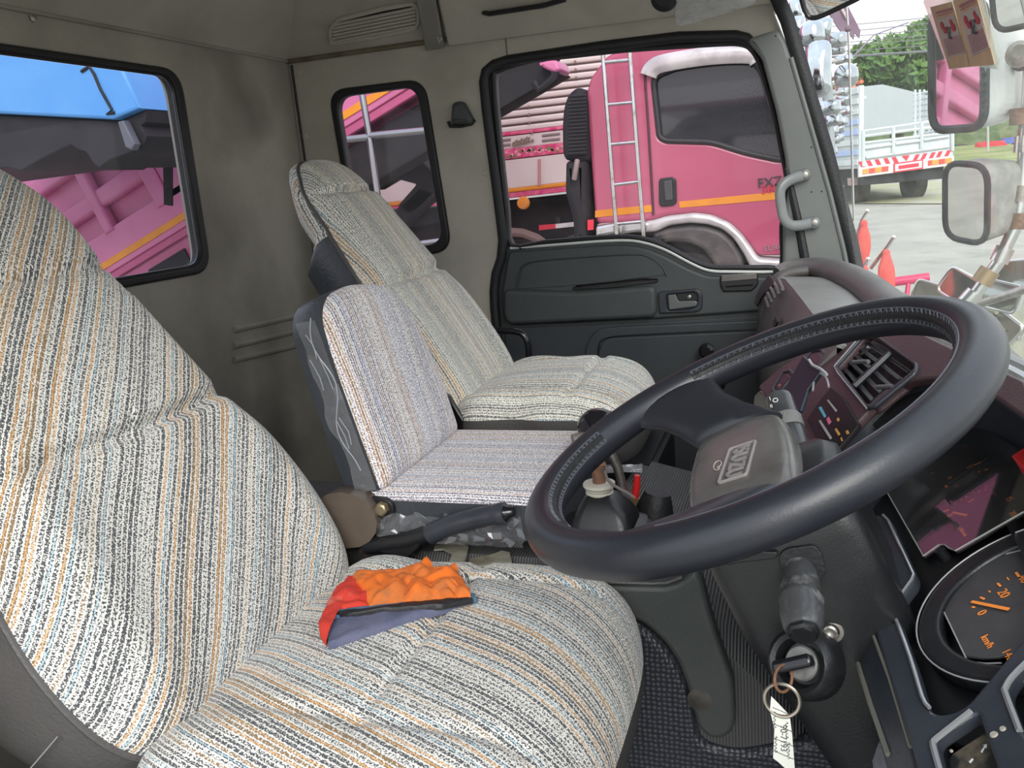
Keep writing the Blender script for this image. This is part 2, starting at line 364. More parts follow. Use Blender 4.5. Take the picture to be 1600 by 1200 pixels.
def ribmat(name, c, c2, scale, kind='BANDS', axis='X', rough=.5, strength=.6):
    m = bpy.data.materials.new(name); m.use_nodes = True; t = m.node_tree; L = t.links.new; p = t.nodes['Principled BSDF']
    co = N(t, 'ShaderNodeTexCoord'); p.inputs['Roughness'].default_value = rough
    if kind == 'BANDS':
        w = N(t, 'ShaderNodeTexWave', Scale=scale, Distortion=0.0); w.bands_direction = axis; L(co.outputs['Object'], w.inputs['Vector']); h = w.outputs['Fac']
    else:
        w = N(t, 'ShaderNodeTexVoronoi', Scale=scale, Randomness=.25); L(co.outputs['Object'], w.inputs['Vector']); h = w.outputs['Distance']
    r = N(t, 'ShaderNodeMixRGB'); r.inputs[1].default_value = (*c, 1); r.inputs[2].default_value = (*c2, 1); L(h, r.inputs[0]); L(r.outputs[0], p.inputs['Base Color'])
    b = N(t, 'ShaderNodeBump', Strength=strength, Distance=.003); b.invert = kind != 'BANDS'; L(h, b.inputs['Height']); L(b.outputs[0], p.inputs['Normal']); return m
M['mat_rib'] = ribmat('ribbed_rubber_mat', (.06, .06, .062), (.125, .125, .125), 70, axis='X', rough=.55)
M['mat_rib2'] = ribmat('ribbed_floor_mat', (.035, .034, .033), (.065, .062, .06), 60, axis='X', rough=.55)
M['mat_hex'] = ribmat('studded_rubber_mat', (.045, .05, .062), (.014, .016, .022), 130, 'V', rough=.38, strength=.8)
# ================================================================ THE CAB (setting)
W = 2.28; XR = -1.363; ZS = 1.387
FW = F((0, W, 0), (1, 0, 0), (0, 0, 1))              # passenger side wall, facing the driver
seal_out = FW.pxs([(1182, 75), (1166, 60), (1150, 56), (1061, 58), (937, 73), (850, 86), (795, 94), (772, 101), (759, 112), (756, 128), (760, 170), (767, 225), (777, 300), (786, 375), (783, 405), (775, 428), (772, 455), (773, 483), (778, 530), (782, 600)])
open_loop = seal_out + [(-0.78, 0.02), (0.16, 0.02), FW.px(1290, 425), FW.px(1245, 250), FW.px(1216, 140)]
small_out = fil(FW.pxs([(513, 141), (663, 123), (706, 392), (560, 415)]), .055, 7)
wall_out = [(XR, 0), (.42, 0), (.42, .50), (.20, .56), (.125, .66), FW.px(1334, 440), FW.px(1322, 380), FW.px(1300, 300), FW.px(1262, 170), FW.px(1226, 60), FW.px(1210, 20), (-.03, ZS), (XR, ZS)]
w_ = plate('wall_left', FW, [wall_out, open_loop, small_out], .05, M['felt'], bev=.004); w_['kind'] = 'structure'
# small quarter window
sm_in = fil(FW.pxs([(526, 152), (651, 135), (693, 378), (566, 402)]), .045, 7)
wf = plate('window_1', FW, [small_out, sm_in], .03, M['rubber'], bev=.005, w=.006); wf['kind'] = 'structure'
plate('window_pane', FW, sm_in, .005, M['side_glass'], wf, w=-.02, bev=.0005)
# door
glass_loop = cat(FW.pxs([(769, 124), (771, 112), (778, 109), (800, 101), (836, 92), (900, 85), (975, 77), (1060, 71), (1125, 67), (1155, 67), (1172, 74), (1186, 95), (1200, 140), (1211, 180), (1222, 235), (1230, 281), (1228, 320), (1222, 356), (1222, 416), (1200, 419), (1150, 419), (1110, 418), (1080, 407), (1042, 387), (1012, 376), (982, 371), (940, 372), (900, 375), (850, 379), (797, 384), (789, 330), (779, 240), (772, 170)]), 3)
glass_loop = [(p[0], p[1]) for p in glass_loop]
FD = FW.off(-.012)
door_out = [(p[0], p[1]) for p in open_loop]
d1 = plate('door_1', FD, [door_out, glass_loop], .04, M['door'], bev=.002); d1['kind'] = 'structure'
seal = [FW.p(a, b, -.001) for a, b in seal_out]
obj('weatherstrip', T(seal, .0135, n=10, sq=1.0), M['rubber'], d1)
gl3 = [FD.p(a, b, .001) for a, b in glass_loop]
obj('glass_run', T(gl3, .0075, n=8, closed=True), M['rubber'], d1)
plate('door_pane', FD, glass_loop, .005, M['side_glass'], d1, w=-.025, bev=.0005)
# bright sill line under the glass
sill = FW.pxs([(796, 388), (850, 384), (900, 380), (940, 377), (982, 376), (1012, 381), (1042, 392), (1078, 411), (1108, 423), (1150, 425), (1205, 425), (1214, 420)])
obj('sill_strip', T([FD.p(p[0], p[1], .004) for p in cat(sill, 4, False)], .0042, n=8), surf('sill_paint', (.62, .64, .62), .4), d1)
# lower trim: bulged panel
up_px = [(797, 393), (850, 390), (900, 386), (940, 383), (980, 382), (1010, 387), (1040, 399), (1075, 418), (1105, 430), (1150, 432), (1225, 432), (1290, 440), (1290, 520), (1190, 485), (1027, 497), (900, 503), (800, 506), (787, 490), (786, 460)]
plate('upper_trim', FD, fil(FD.pxs(up_px), .015), .02, M['door'], d1, bev=.007, w=.014, seg=3)
plate('trim_recess', FD, fil(FD.pxs([(808, 452), (815, 420), (830, 410), (900, 403), (985, 398), (1010, 400), (1030, 412), (1041, 430), (960, 440), (880, 448)], .02), .012), .004, M['door'], d1, bev=.0015, w=.016)
rec = FD.pxs([(807, 451), (812, 425), (828, 410), (900, 403), (985, 398), (1012, 401), (1033, 415), (1042, 432)], .016)
obj('recess_groove', T([FD.p(p[0], p[1], .016) for p in cat(rec, 5, False)], .0022, n=6), M['door_dark'], d1)
plate('pull_slot', FD, fil(FD.pxs([(893, 449), (1000, 434), (1029, 436), (1027, 442), (960, 450), (896, 454)], .02), .006), .006, M['black'], d1, bev=.002, w=.019)
obj('pull_lip', T([FD.p(*FD.px(x, y, .02), .021) for x, y in ((900, 447), (960, 441), (1000, 437), (1027, 436))], .0022, n=6), M['black_gloss'], d1)
# armrest bulge
arm = FD.pxs([(786, 452), (900, 456), (1024, 446), (1026, 488), (1020, 497), (880, 504), (795, 508), (786, 495)], .03)
plate('armrest', FD, fil(arm, .02), .035, M['door'], d1, bev=.012, w=.032, seg=4)
# inner handle
plate('handle_bezel', FD, [fil(FD.pxs([(1028, 456), (1090, 451), (1098, 460), (1097, 484), (1085, 488), (1030, 490)], .02), .008), fil(FD.pxs([(1041, 460), (1086, 456), (1091, 463), (1089, 478), (1075, 484), (1043, 485)], .02), .006)], .012, M['navy'], d1, bev=.003, w=.022)
plate('handle_well', FD, fil(FD.pxs([(1041, 460), (1086, 456), (1091, 463), (1089, 478), (1075, 484), (1043, 485)], .012), .006), .004, M['black'], d1, w=.0145)
hd = plate('inner_handle', FD, fil(FD.pxs([(1043, 461), (1055, 460), (1060, 471), (1086, 470), (1090, 473), (1088, 479), (1045, 485)], .03), .003), .008, surf('handle_grey', (.11, .12, .12), .35), d1, bev=.003, w=.028)
bm = bmesh.new(); lathe(bm, FD.p(*FD.px(1077, 464, .016), .013), FD.n, [(0, .005), (.003, .005), (.004, .003)]); obj('handle_screw', bm, M['screw'], d1)
# switch block near the front
plate('ash_slot', FD, fil(FD.pxs([(1125, 431), (1184, 428), (1185, 444), (1175, 455), (1130, 456), (1125, 445)], .02), .006), .014, M['black'], d1, bev=.003, w=.021)
plate('slot_lid', FD, fil(FD.pxs([(1127, 430), (1182, 427), (1183, 436), (1127, 441)], .025), .003), .008, M['dashgrey'], d1, bev=.002, w=.024)
obj('slot_lip', T([FD.p(*FD.px(x, y, .022), .023) for x, y in ((1134, 448), (1160, 446), (1176, 445))], .002, n=6), M['black_gloss'], d1)
# lower panel with pocket contour
plate('lower_panel', FD, fil(FD.pxs([(790, 512), (900, 508), (1030, 502), (1240, 490), (1240, 900), (800, 900)]), .012), .008, M['door_dark'], d1, bev=.003, w=.006)
plate('pocket_panel', FD, fil(FD.pxs([(912, 620), (915, 540), (930, 515), (960, 510), (1240, 498), (1240, 850), (915, 850)], .01), .02), .014, M['door_dark'], d1, bev=.005, w=.014, seg=3)
plate('pocket_face', FD, fil(FD.pxs([(930, 640), (934, 548), (945, 528), (1240, 514), (1240, 830), (932, 830)], .02), .02), .014, M['door_dark'], d1, bev=.005, w=.019, seg=3)
pg = FD.pxs([(932, 600), (935, 548), (945, 529), (1000, 523), (1190, 514)], .022)
obj('pocket_groove', T([FD.p(p[0], p[1], .0205) for p in cat(pg, 4, False)], .0016, n=6), M['black'], d1)
# window winder
wc = FD.px(1095, 580, .06)
bm = bmesh.new(); lathe(bm, FD.p(wc[0] + .03, wc[1] - .04, .016), FD.n, [(0, .03), (.012, .028), (.02, .018)]); obj('winder_hub', bm, M['black'], d1)
kb = FD.px(1103, 549, .07)
obj('window_winder', T([FD.p(wc[0] + .03, wc[1] - .04, .03), FD.p(wc[0] + .015, wc[1], .045), FD.p(kb[0], kb[1], .045)], [.011, .012, .010], n=10), M['black_gloss'], d1)
bm = bmesh.new(); lathe(bm, FD.p(kb[0], kb[1], .045), FD.n, [(0, .012), (.006, .019), (.022, .019), (.03, .012)]); obj('winder_knob', bm, M['black_gloss'], d1)

# pillar trim (front-left pillar) and windscreen seal
FP = F((0, 2.245, 0), (1, 0, 0), (0, 0, 1))
pil = FP.pxs([(1167, 62), (1180, 56), (1205, 48), (1216, 48), (1226, 60), (1243, 110), (1270, 195), (1300, 300), (1322, 380), (1334, 440), (1300, 470), (1215, 470), (1217, 430), (1223, 410), (1223, 350), (1231, 300), (1227, 250), (1213, 175), (1190, 90)])
tr = plate('trim_1', FP, fil(pil, .012), .05, M['pillar'], bev=.009, w=0, seg=3); tr['kind'] = 'structure'
obj('pillar_weatherstrip', T([FP.p(*FP.px(x, y), .001) for x, y in ((1228, 262), (1235, 290), (1246, 340), (1257, 400), (1262, 430))], [.004, .008, .0095, .011, .011], n=8), M['rubber'], tr)
obj('pillar_ridge', T([FP.p(*FP.px(x, y), -.001) for x, y in ((1236, 90), (1262, 180), (1296, 300), (1318, 390), (1326, 430))], .006, n=8), M['pillar'], tr)
for x, y in ((1212, 56), (1268, 230), (1268, 300), (1284, 299)):
    bm = bmesh.new(); lathe(bm, FP.p(*FP.px(x, y), -.002), FP.n, [(0, .0022), (.0025, .0022)], 8); obj('clip_hole', bm, M['black'], tr)
bm = bmesh.new()
sl = [(1206, -12), (1214, 8), (1224, 30), (1233, 60), (1245, 100), (1262, 160), (1285, 235), (1305, 310), (1324, 380), (1336, 440)]
tube(bm, [FP.p(*FP.px(x + 6, y), -.01) for x, y in sl], .0125, n=10, sq=1.4)
st = struct('trim_2', bm, M['rubber'])
wsx = lambda y, z: .118 + .10 * (1 - ((y - 1.28) / .98) ** 2) + (.73 - z) * .185
# windscreen: curved glass across the cab
bm = bmesh.new(); NY, NZ = 24, 10; g = []
for i in range(NY + 1):
    y = 2.245 - (2.245 - .30) * i / NY; row = []
    for j in range(NZ + 1):
        z = .58 + (1.44 - .58) * j / NZ; x = wsx(y, z)
        if i == 0: q = FP.p(*FP.px(*[(1240, 30), (1340, 440)][0]), -.02); x = .02 + (1.385 - z) * .165
        row.append(bm.verts.new((x, y, z)))
    g.append(row)
for i in range(NY):
    for j in range(NZ): bm.faces.new((g[i][j], g[i + 1][j], g[i + 1][j + 1], g[i][j + 1]))
ws = struct('window_3', bm, M['wind'])
# rear wall with its window
FR = F((XR, 0, 0), (0, 1, 0), (0, 0, 1))
rw_out = rrect(.62, .855, FR.px(301, 250)[0], FR.px(150, 90)[1], .06, 7)
rw_in = rrect(.64, .875, FR.px(288, 250)[0], FR.px(150, 103)[1], .045, 7)
w_ = plate('wall_rear', FR, [[(.25, 0), (W + .02, 0), (W + .02, ZS), (.25, ZS)], rw_out], .05, M['felt_dirty'], bev=.004); w_['kind'] = 'structure'
wf = plate('window_2', FR, [rw_out, rw_in], .03, M['rubber'], bev=.006, w=.008); wf['kind'] = 'structure'
plate('rear_pane', FR, rw_in, .005, M['rear_glass'], wf, w=-.02, bev=.0005)
plate('frame_lip', FR, [rrect(.63, .865, FR.px(294, 250)[0], FR.px(150, 97)[1], .05, 7), rrect(.644, .879, FR.px(285, 250)[0], FR.px(150, 106)[1], .042, 7)], .008, M['black_gloss'], wf, bev=.003, w=.006)
for k, (y0, y1) in enumerate(((515, 497), (540, 520), (562, 543))):
    obj('pressed_rib', T([FR.p(*FR.px(365, y0), 0), FR.p(*FR.px(482, y1 - 8), 0)], .009, n=8), M['felt_dirty'], w_)
obj('corner_seam', T([V((XR + .012, W - .003, ZS - .01)), V((XR + .02, W - .003, .8)), V((XR + .03, W - .003, .5))], .0035, n=6), M['rubber'], bpy.data.objects['wall_left'])
for x, y in ((469, 115), (477, 213), (706, 427), (758, 270)):
    bm = bmesh.new(); lathe(bm, FW.p(*FW.px(x, y), -.001), FW.n, [(0, .011), (.003, .010), (.0045, .006)]); obj('lining_button', bm, M['felt'], bpy.data.objects['wall_left'])
bm = bmesh.new(); lathe(bm, FR.p(*FR.px(50, 28), 0), FR.n, [(0, .008), (.004, .008), (.006, .004)], 12); obj('roof_screw', bm, M['screw'], w_)
# driver's side, behind the open door; out of view, added to keep light off the rear
struct('wall_right', B(((XR - .80) / 2 - .0, .27, ZS / 2), (-(XR + .80), .04, ZS)), M['felt'])
struct('floor', B(((XR + .45) / 2, 1.27, -.02), (.5 - XR, 2.12, .04)), M['mat_rib2'])
struct('wall_front', B((.42, 1.27, .11), (.04, 2.0, .90)), M['black'])
# ceiling: flat roof with coved edges
zt = 1.60
pts = [(XR - .0, .27), (XR, W + .02), (.04, W + .02), (.04, .27)]
bm = bmesh.new()
lo = [V((XR, .27, ZS)), V((XR, W, ZS)), V((-.02, W, ZS)), V((.0, .27, ZS))]
mi = [V((XR + .18, .33, 1.56)), V((XR + .18, W - .20, 1.56)), V((-.14, W - .20, 1.56)), V((-.12, .33, 1.56))]
hi = [V((XR + .40, .5, zt)), V((XR + .40, W - .42, zt)), V((-.3, W - .42, zt)), V((-.3, .5, zt))]
loft([lo, mi, hi], bm, cap=False); bm.faces.new([bm.verts[i] for i in range(8, 12)]) if bm.verts.ensure_lookup_table() is None else None
ce = struct('ceiling', bm, M['felt'], smooth=False)
obj('roof_skin', B(((XR - .02) / 2 - .03, 1.275, 1.655), (-XR + .10, 2.16, .05), .02), M['pink'], ce)
obj('header', B((.008, 1.27, 1.42), (.03, 1.98, .07), .008), M['rubber'], ce)
# piping along the roof seam
obj('seam_trim', T([V((-.02, W - .006, ZS)), V((XR + .0, W - .006, ZS))], .007, n=8), M['trim_seam'], ce)
obj('rear_seam_trim', T([V((XR + .004, .3, ZS)), V((XR + .004, W, ZS))], .0045, n=8), M['felt_dirty'], ce)
# the left cove as a frame: speaker grille, cross bar and shelf flap sit on it
FC = F((0, W, ZS), (1, 0, 0), (0, -.20, .173))
t = thing('roof_vent', 'long grey slatted vent in the roof lining above the small side window', 'vent', FC.p(*FC.px(585, 32)))
vo = fil(FC.pxs([(515, 67), (514, 42), (528, 26), (600, 8), (648, 1), (656, 10), (657, 34), (650, 45), (590, 58), (530, 68)]), .012)
vi = fil(FC.pxs([(520, 60), (520, 43), (531, 31), (600, 14), (645, 6), (651, 13), (651, 32), (646, 40), (590, 52), (532, 62)]), .010)
plate('vent_frame', FC, [vo, vi], .012, M['felt'], t, bev=.003, w=.010)
plate('vent_back', FC, vi, .004, M['rubber'], t, w=.003)
for k in range(6):
    y0 = 37 + k * 5.2; y1 = 8 + k * 5.6
    obj('vent_slat', T([FC.p(*FC.px(521, y0 - 1), .008), FC.p(*FC.px(651, y1 + 1), .008)], .0040, n=6), M['felt'], t)
t = thing('overhead_shelf', 'grey overhead shelf flap with a dark pull, above the passenger door window', 'shelf', FC.p(*FC.px(800, 40)))
plate('shelf_flap', FC, fil(FC.pxs([(703, 61), (686, -20), (1200, -90), (1230, -10)]), .012), .03, M['felt'], t, bev=.006, w=.030)
obj('shelf_pull', T([FC.p(*FC.px(757, 21, .03), .028), FC.p(*FC.px(765, 15, .03), .045), FC.p(*FC.px(850, 2, .03), .045), FC.p(*FC.px(884, -1, .03), .03)], .0085, n=8, sq=.7), M['rubber'], t)
obj('shelf_edge', T([FC.p(*FC.px(704, 63, .012), .012), FC.p(*FC.px(1010, 14, .012), .012)], .005, n=6), M['trim_seam'], t)
t = thing('roof_cross_bar', 'pale grey upright bar between the roof vent and the overhead shelf', 'bar', FC.p(*FC.px(680, 40)))
plate('bar', FC, fil(FC.pxs([(668, 68), (650, -30), (680, -34), (697, 63)]), .006), .02, surf('bar_paint', (.27, .265, .23), .6, c2=(.22, .21, .18), scale=8), t, bev=.004, w=.03)
obj('hook', T([FC.p(*FC.px(684, 57, .03), .031), FC.p(*FC.px(687, 64, .03), .036), FC.p(*FC.px(690, 58, .03), .034)], .0035, n=6), M['felt'], t)
obj('panel_seam', T([FW.p(*FW.px(790, 57), 0), FW.p(*FW.px(793, 92), 0)], .002, n=6), M['trim_seam'], bpy.data.objects['wall_left'])
# belt anchor cover
t = thing('seat_belt_guide', 'small dark grey moulded belt guide on the lining between the two side windows', 'belt guide', FW.p(*FW.px(720, 196)))
plate('cover', FW, fil(FW.pxs([(706, 160), (722, 157), (737, 185), (735, 193), (704, 194), (704, 185)], .03), .012), .035, M['door'], t, bev=.012, w=.035, seg=4)
obj('loop', T([FW.p(*FW.px(x, y, .012), .010) for x, y in ((700, 190), (703, 197), (720, 197), (737, 193), (741, 187))], .005, n=8), M['rubber'], t)
# grab handle on the pillar
t = thing('grab_handle', 'grey C-shaped grab handle screwed to the left windscreen pillar', 'handle', FP.p(*FP.px(1270, 348)))
gh = [(1262, 272), (1240, 279), (1226, 287), (1219, 300), (1221, 325), (1226, 343), (1236, 352), (1252, 352), (1274, 347)]
gz = [.008, .03, .04, .045, .045, .045, .04, .03, .008]
obj('grip', T(cat([FP.p(*FP.px(x, y, z), z) for (x, y), z in zip(gh, gz)], 5, False), .0125, n=12, sq=.6, up0=V((0, -1, 0))), surf('handle_pale', (.17, .18, .18), .35), t)
for x, y in ((1258, 273), (1273, 348)):
    bm = bmesh.new(); lathe(bm, FP.p(*FP.px(x, y, .012), .006), FP.n, [(0, .014), (.014, .013), (.016, .010)]); e = obj('mount', bm, M['pillar'], t)
    bm = bmesh.new(); lathe(bm, FP.p(*FP.px(x, y, .022), .021), FP.n, [(0, .007), (.003, .007), (.004, .003)], 12); obj('screw', bm, M['screw'], e)
# plastic bag stuffed over the shelf edge
bm = bmesh.new(); out = [(1052, -30), (1047, -5), (1055, 18), (1060, 40), (1090, 33), (1120, 25), (1150, 15), (1170, 10), (1186, -5), (1192, -30)]
FB = F((0, 2.08, 0), (1, 0, 0), (0, 0, 1)); c = FB.px(1115, -10)
ring = [FB.px(x, y) for x, y in out]; ring = [(p[0], p[1]) for p in cat([V((*q, 0)) for q in ring], 4)]
for lay in (0, 1):
    R = []
    for s in (0.05, .3, .5, .7, .85, 1.0):
        R.append([FB.p(c[0] + (a - c[0]) * s, c[1] + (b - c[1]) * s, (.05 * (1 - s ** 3) + .018 * noise.noise(V((a * 40 * s, b * 40 * s, s * 3 + lay * 9)))) * (1 if lay else -.6)) for a, b in ring])
    loft(R, bm, cap=False)
tag(obj('plastic_bag', bm, M['bag']), 'crumpled clear plastic bag hanging from the roof above the door window', 'bag')
bm = bmesh.new(); lathe(bm, FB.p(*FB.px(1040, -2), .0), (0, -1, 0), [(0, .028), (.02, .03), (.03, .02)]); tag(obj('visor_bracket', bm, M['rubber']), 'round black bracket at the roof edge just behind the plastic bag', 'bracket')
# ---------------------------------------------------------------- outside ground (rises gently away from the truck)
GZ = lambda y: -1.05 + .045 * y
def gp(px, y, dz=0): q = onY(px, 300, y); return V((q.x, y, GZ(y) + dz))
gm = surf('gravel', (.37, .36, .31), .95, c2=(.29, .283, .25), scale=.6, bump=.4, bscale=10, c3=(.21, .205, .18), s3=1.6, f3=.6)
bm = bmesh.new(); N_ = 40
gv = [[bm.verts.new((-90 + 180 * i / N_, y, GZ(y) if y < 90 else GZ(90))) for i in range(N_ + 1)] for y in [-20, 0, 5, 10, 20, 30, 45, 60, 90]]
for i in range(8):
    for j in range(N_): bm.faces.new((gv[i][j], gv[i][j + 1], gv[i + 1][j + 1], gv[i + 1][j]))
struct('ground', bm, gm)
def patch(name, P, m, h=.03):
    bm = bmesh.new(); vs = [bm.verts.new((x, y, GZ(y) + h)) for x, y in P]; bm.faces.new(vs); o = obj(name, bm, m, smooth=False); o['kind'] = 'structure'
grass = surf('grass', (.20, .26, .08), .95, c2=(.36, .35, .16), scale=.5, bump=.8, bscale=8)
def gxy(px, y): q = onY(px, 300, y); return (q.x, y)
patch('grass_verge', [gxy(1290, 31), gxy(1700, 31), gxy(1700, 47), gxy(1290, 47)], grass)
patch('grass_strip', [gxy(1290, 22.5), gxy(1480, 20.5), gxy(1490, 27), gxy(1290, 27)], surf('dry_grass', (.36, .36, .2), .95, c2=(.42, .41, .34), scale=.8), .02)
bm = bmesh.new()   # overgrown bank behind
bk = []
for i in range(49):
    x = gxy(1280 + i * 9, 48)[0]; col = []
    for j in range(9):
        s = j / 8; z = GZ(48) + s * 3.6; y = 47 + s * 5
        d = noise.noise(V((x * .8, s * 6, 2))) * .8
        col.append(bm.verts.new((x, y + d, z + d * .4)))
    bk.append(col)
for i in range(48):
    for j in range(8): bm.faces.new((bk[i][j], bk[i + 1][j], bk[i + 1][j + 1], bk[i][j + 1]))
struct('overgrown_bank', bm, surf('scrub', (.06, .10, .03), .95, c2=(.13, .16, .07), scale=2.2, bump=1, bscale=5, c3=(.04, .07, .02), s3=3))
#@@SEATS
# ================================================================ SEATS
def puff(fr, outline, D, uvo=(0, 0), rings=26, pw=6, crease=None, edge=.012, rings_pow=.75, cen=None, swap=False, dome=0, bias=0):
    """soft cushion surface over an outline; returns mesh with UV in metres, and its rim points"""
    L = [(p[0], p[1]) for p in outline]; n = len(L)
    cx = cen[0] if cen else sum(p[0] for p in L) / n; cy = cen[1] if cen else sum(p[1] for p in L) / n
    bm = bmesh.new(); uvl = bm.loops.layers.uv.new('UVMap'); R = []
    for i in range(rings + 1):
        s = (i / rings) ** rings_pow if i else 0
        row = []
        for a, b in L:
            u = cx + (a - cx) * s; v = cy + (b - cy) * s
            w = D * max(0, 1 - s ** pw) ** .5 + dome * (1 - s * s)
            if crease: w -= crease(u, v) * max(0, 1 - s ** 14)
            rd = math.hypot(u - cx, v - cy) + 1e-6; ex = max(0, D + dome - w) * .9 * min(1, s * 1.5) / rd      # let the cloth run down the sides
            row.append((bm.verts.new(fr.p(u, v, w)) if i or not row else None, (u + (u - cx) * ex, v + (v - cy) * ex)))
            if not i: row = [(bm.verts.new(fr.p(cx, cy, w)), (cx, cy))]; break
        R.append(row)
    cb, sb = math.cos(bias), math.sin(bias)
    def face(vs):
        vs = [(x[0], (x[1][0] * cb - x[1][1] * sb, x[1][0] * sb + x[1][1] * cb)) for x in vs]
        f = bm.faces.new([x[0] for x in vs])
        for l, x in zip(f.loops, vs): l[uvl].uv = (x[1][1] + uvo[0], x[1][0] + uvo[1]) if swap else (x[1][0] + uvo[0], x[1][1] + uvo[1])
    for k in range(n): face((R[0][0], R[1][k], R[1][(k + 1) % n]))
    for i in range(1, rings):
        for k in range(n): face((R[i][k], R[i + 1][k], R[i + 1][(k + 1) % n], R[i][(k + 1) % n]))
    return bm, [fr.p(a, b, 0) for a, b in L]
def keep(name, bm, m, parent): # obj() without recalculating normals would flip nothing here
    return obj(name, bm, m, parent, angle=60)
def skirt(fr, outline, T0, bulge=.012, inset=.02, rows=5, back=True, head=None):
    L = [(p[0], p[1]) for p in outline]; n = len(L); cx = sum(p[0] for p in L) / n; cy = sum(p[1] for p in L) / n
    R = []
    for i in range(rows + 1):
        s = i / rows; k = 1 + bulge * math.sin(math.pi * min(1, s * 1.1)) / .25 - inset * s * s / .25
        R.append([fr.p(cx + (a - cx) * k, cy + (b - cy) * k, -T0 * s * (1 if head is None or b < head else max(.5, 1 - (b - head) / .05))) for a, b in L])
    bm = loft(R, cap=back)
    if head is not None:
        uvl = bm.loops.layers.uv.new('UVMap')
        for f in bm.faces:
            c = f.calc_center_median() - fr.o
            if c.dot(fr.v) > head + .01 and len(f.verts) == 4: f.material_index = 1
            for l in f.loops: q = l.vert.co - fr.o; l[uvl].uv = (q.dot(fr.h) - q.dot(fr.n), q.dot(fr.v))
    return bm
def gauss(x, s): return math.exp(-(x / s) ** 2)
TH = math.radians(33)
def prof_outline(table, H, n=9):                       # table of (v, half width)
    r = [(hw, v) for v, hw in table]; l = [(-hw, v) for v, hw in reversed(table)]
    pts = [V((a, b, 0)) for a, b in r + l]; q = cat(pts, n); return [(p.x, p.y) for p in q]
def big_seat(name, label, yc, zb, k, fab, x0=-.62, near_vinyl='vinyl', cush=None, uvo=0, H=.76, zback=None, head=.55, bias=(0, 0), cd=.055, bt=.105):
    t = thing(name, label, 'seat', (x0 + .15, yc, 0), None)
    zback = zb if zback is None else zback
    fr = F((x0 - .035, yc, zback - .01), (0, 1, 0), (-math.sin(TH), 0, math.cos(TH)))
    tab = [(-.035, .10), (-.02, .19), (.03, .238), (.12, .256), (.22, .246), (.31, .208), (.42, .188), (.53, .172), (.56, .166), (.66, .160), (.72, .135), (H, .07)]
    q_ = (H - .05) / .72; tab = [(v * (1 if v < .15 else 1 + (q_ - 1) * (v - .15) / .57), hw * k) for v, hw in tab[:-1]] + [(H, .07 * k)]
    ol = prof_outline(tab, H)
    def cre(u, v):
        a = .016 * gauss(v - .315 - .25 * u * u / k, .010) + .014 * gauss(v - .545 - .5 * u * u, .009)
        b = -.012 * gauss(abs(u) / k - .19, .05) * (1 if v < .5 else .3)          # side bolsters
        return a + b
    bm, rim = puff(fr, ol, .045, crease=cre, rings=56, pw=7, uvo=(uvo, 0), cen=(0, .32), dome=.012, bias=bias[0])
    obj('backrest', bm, fab, t, angle=75)
    obj('back_cover', skirt(fr, ol, bt, bulge=.010, inset=.03, head=head), M[near_vinyl], t, angle=60)
    bco = [o for o in SC.collection.objects if o.parent == t and o.name.startswith('back_cover')][0]; bco.data.materials.append(fab)
    obj('piping', T([p for p in rim], .0042, n=8, closed=True), M['vinyl'], t)
    # cushion
    cx0, cx1, hw, rr = cush
    fc = F((0, yc, zb), (1, 0, 0), (0, 1, 0))
    co = [(x0 - .04, -hw * .86), (x0 + .10, -hw * .96), (cx1 - .16, -hw), (cx1 - .05, -hw * .90), (cx1 - .008, -hw * .55), (cx1, 0), (cx1 - .008, hw * .55), (cx1 - .05, hw * .90), (cx1 - .16, hw), (x0 + .10, hw * .96), (x0 - .04, hw * .86)]
    co = [(p.x, p.y) for p in cat([V((a, b, 0)) for a, b in co], 9)]
    def cre2(u, v):
        return .010 * gauss(u - (x0 + .20) + .25 * v * v, .008) + .006 * gauss(abs(v) - hw * .62, .008) * (1 if u < cx1 - .06 else 0) - .010 * gauss(abs(v) - hw * .85, .045)
    bm, rim = puff(fc, co, cd, crease=cre2, rings=50, pw=5, uvo=(0, uvo), swap=True, dome=.018, bias=bias[1])
    # let the front edge roll down
    for v in bm.verts:
        d = v.co.x - (cx1 - .14)
        if d > 0: v.co.z -= d * d * 1.3
    obj('cushion', bm, fab, t, angle=75)
    sk = skirt(fc, co, .11, bulge=.004, inset=.05)
    for v in sk.verts:
        d = v.co.x - (cx1 - .14)
        if d > 0: v.co.z -= d * d * 1.3
    obj('cushion_skirt', sk, M['vinyl'], t, angle=60)
    obj('base', B((x0 + .2, yc, (zb - .1) / 2 + .005), (.30, .30, zb - .12), .01), M['black'], t)
    return t, fr, fc
def bias_for(fr, x, y, dx, dy, swap=False):          # turn of the cloth so its threads run as they lie on this seat
    a = fr.px(x, y); b = fr.px(x + dx, y + dy); d = V((b[0] - a[0], b[1] - a[1])).normalized()
    return -math.atan2(d.y, d.x) if swap else math.pi / 2 - math.atan2(d.y, d.x)
_fb = F((-.655, .845, .452), (0, 1, 0), (-math.sin(TH), 0, math.cos(TH))); _fc = F((0, .845, .47), (1, 0, 0), (0, 1, 0))
BD = (bias_for(_fb, 300, 800, 3, -100), bias_for(_fc, 750, 1080, 100, 42, True))
ds, dfr, dfc = big_seat('driver_seat', 'large striped-cloth driver seat in front, its reclined back filling the left side', .845, .430, 1.0, M['fabric'], cush=(-.64, -.185, .262, .1), H=.77, zback=.462, bias=BD, bt=.17)
fv = F((-.62, .845 - .25, .40), (1, 0, 0), (0, 0, 1))
obj('recliner_cover', loft([[V((-.655 + .055 * math.cos(a) * s, y, .53 + .045 * math.sin(a) * s)) for a in [2 * math.pi * k / 16 for k in range(16)]] for y, s in ((1.085, 1), (1.12, .97), (1.135, .7))]), M['brown'], ds)
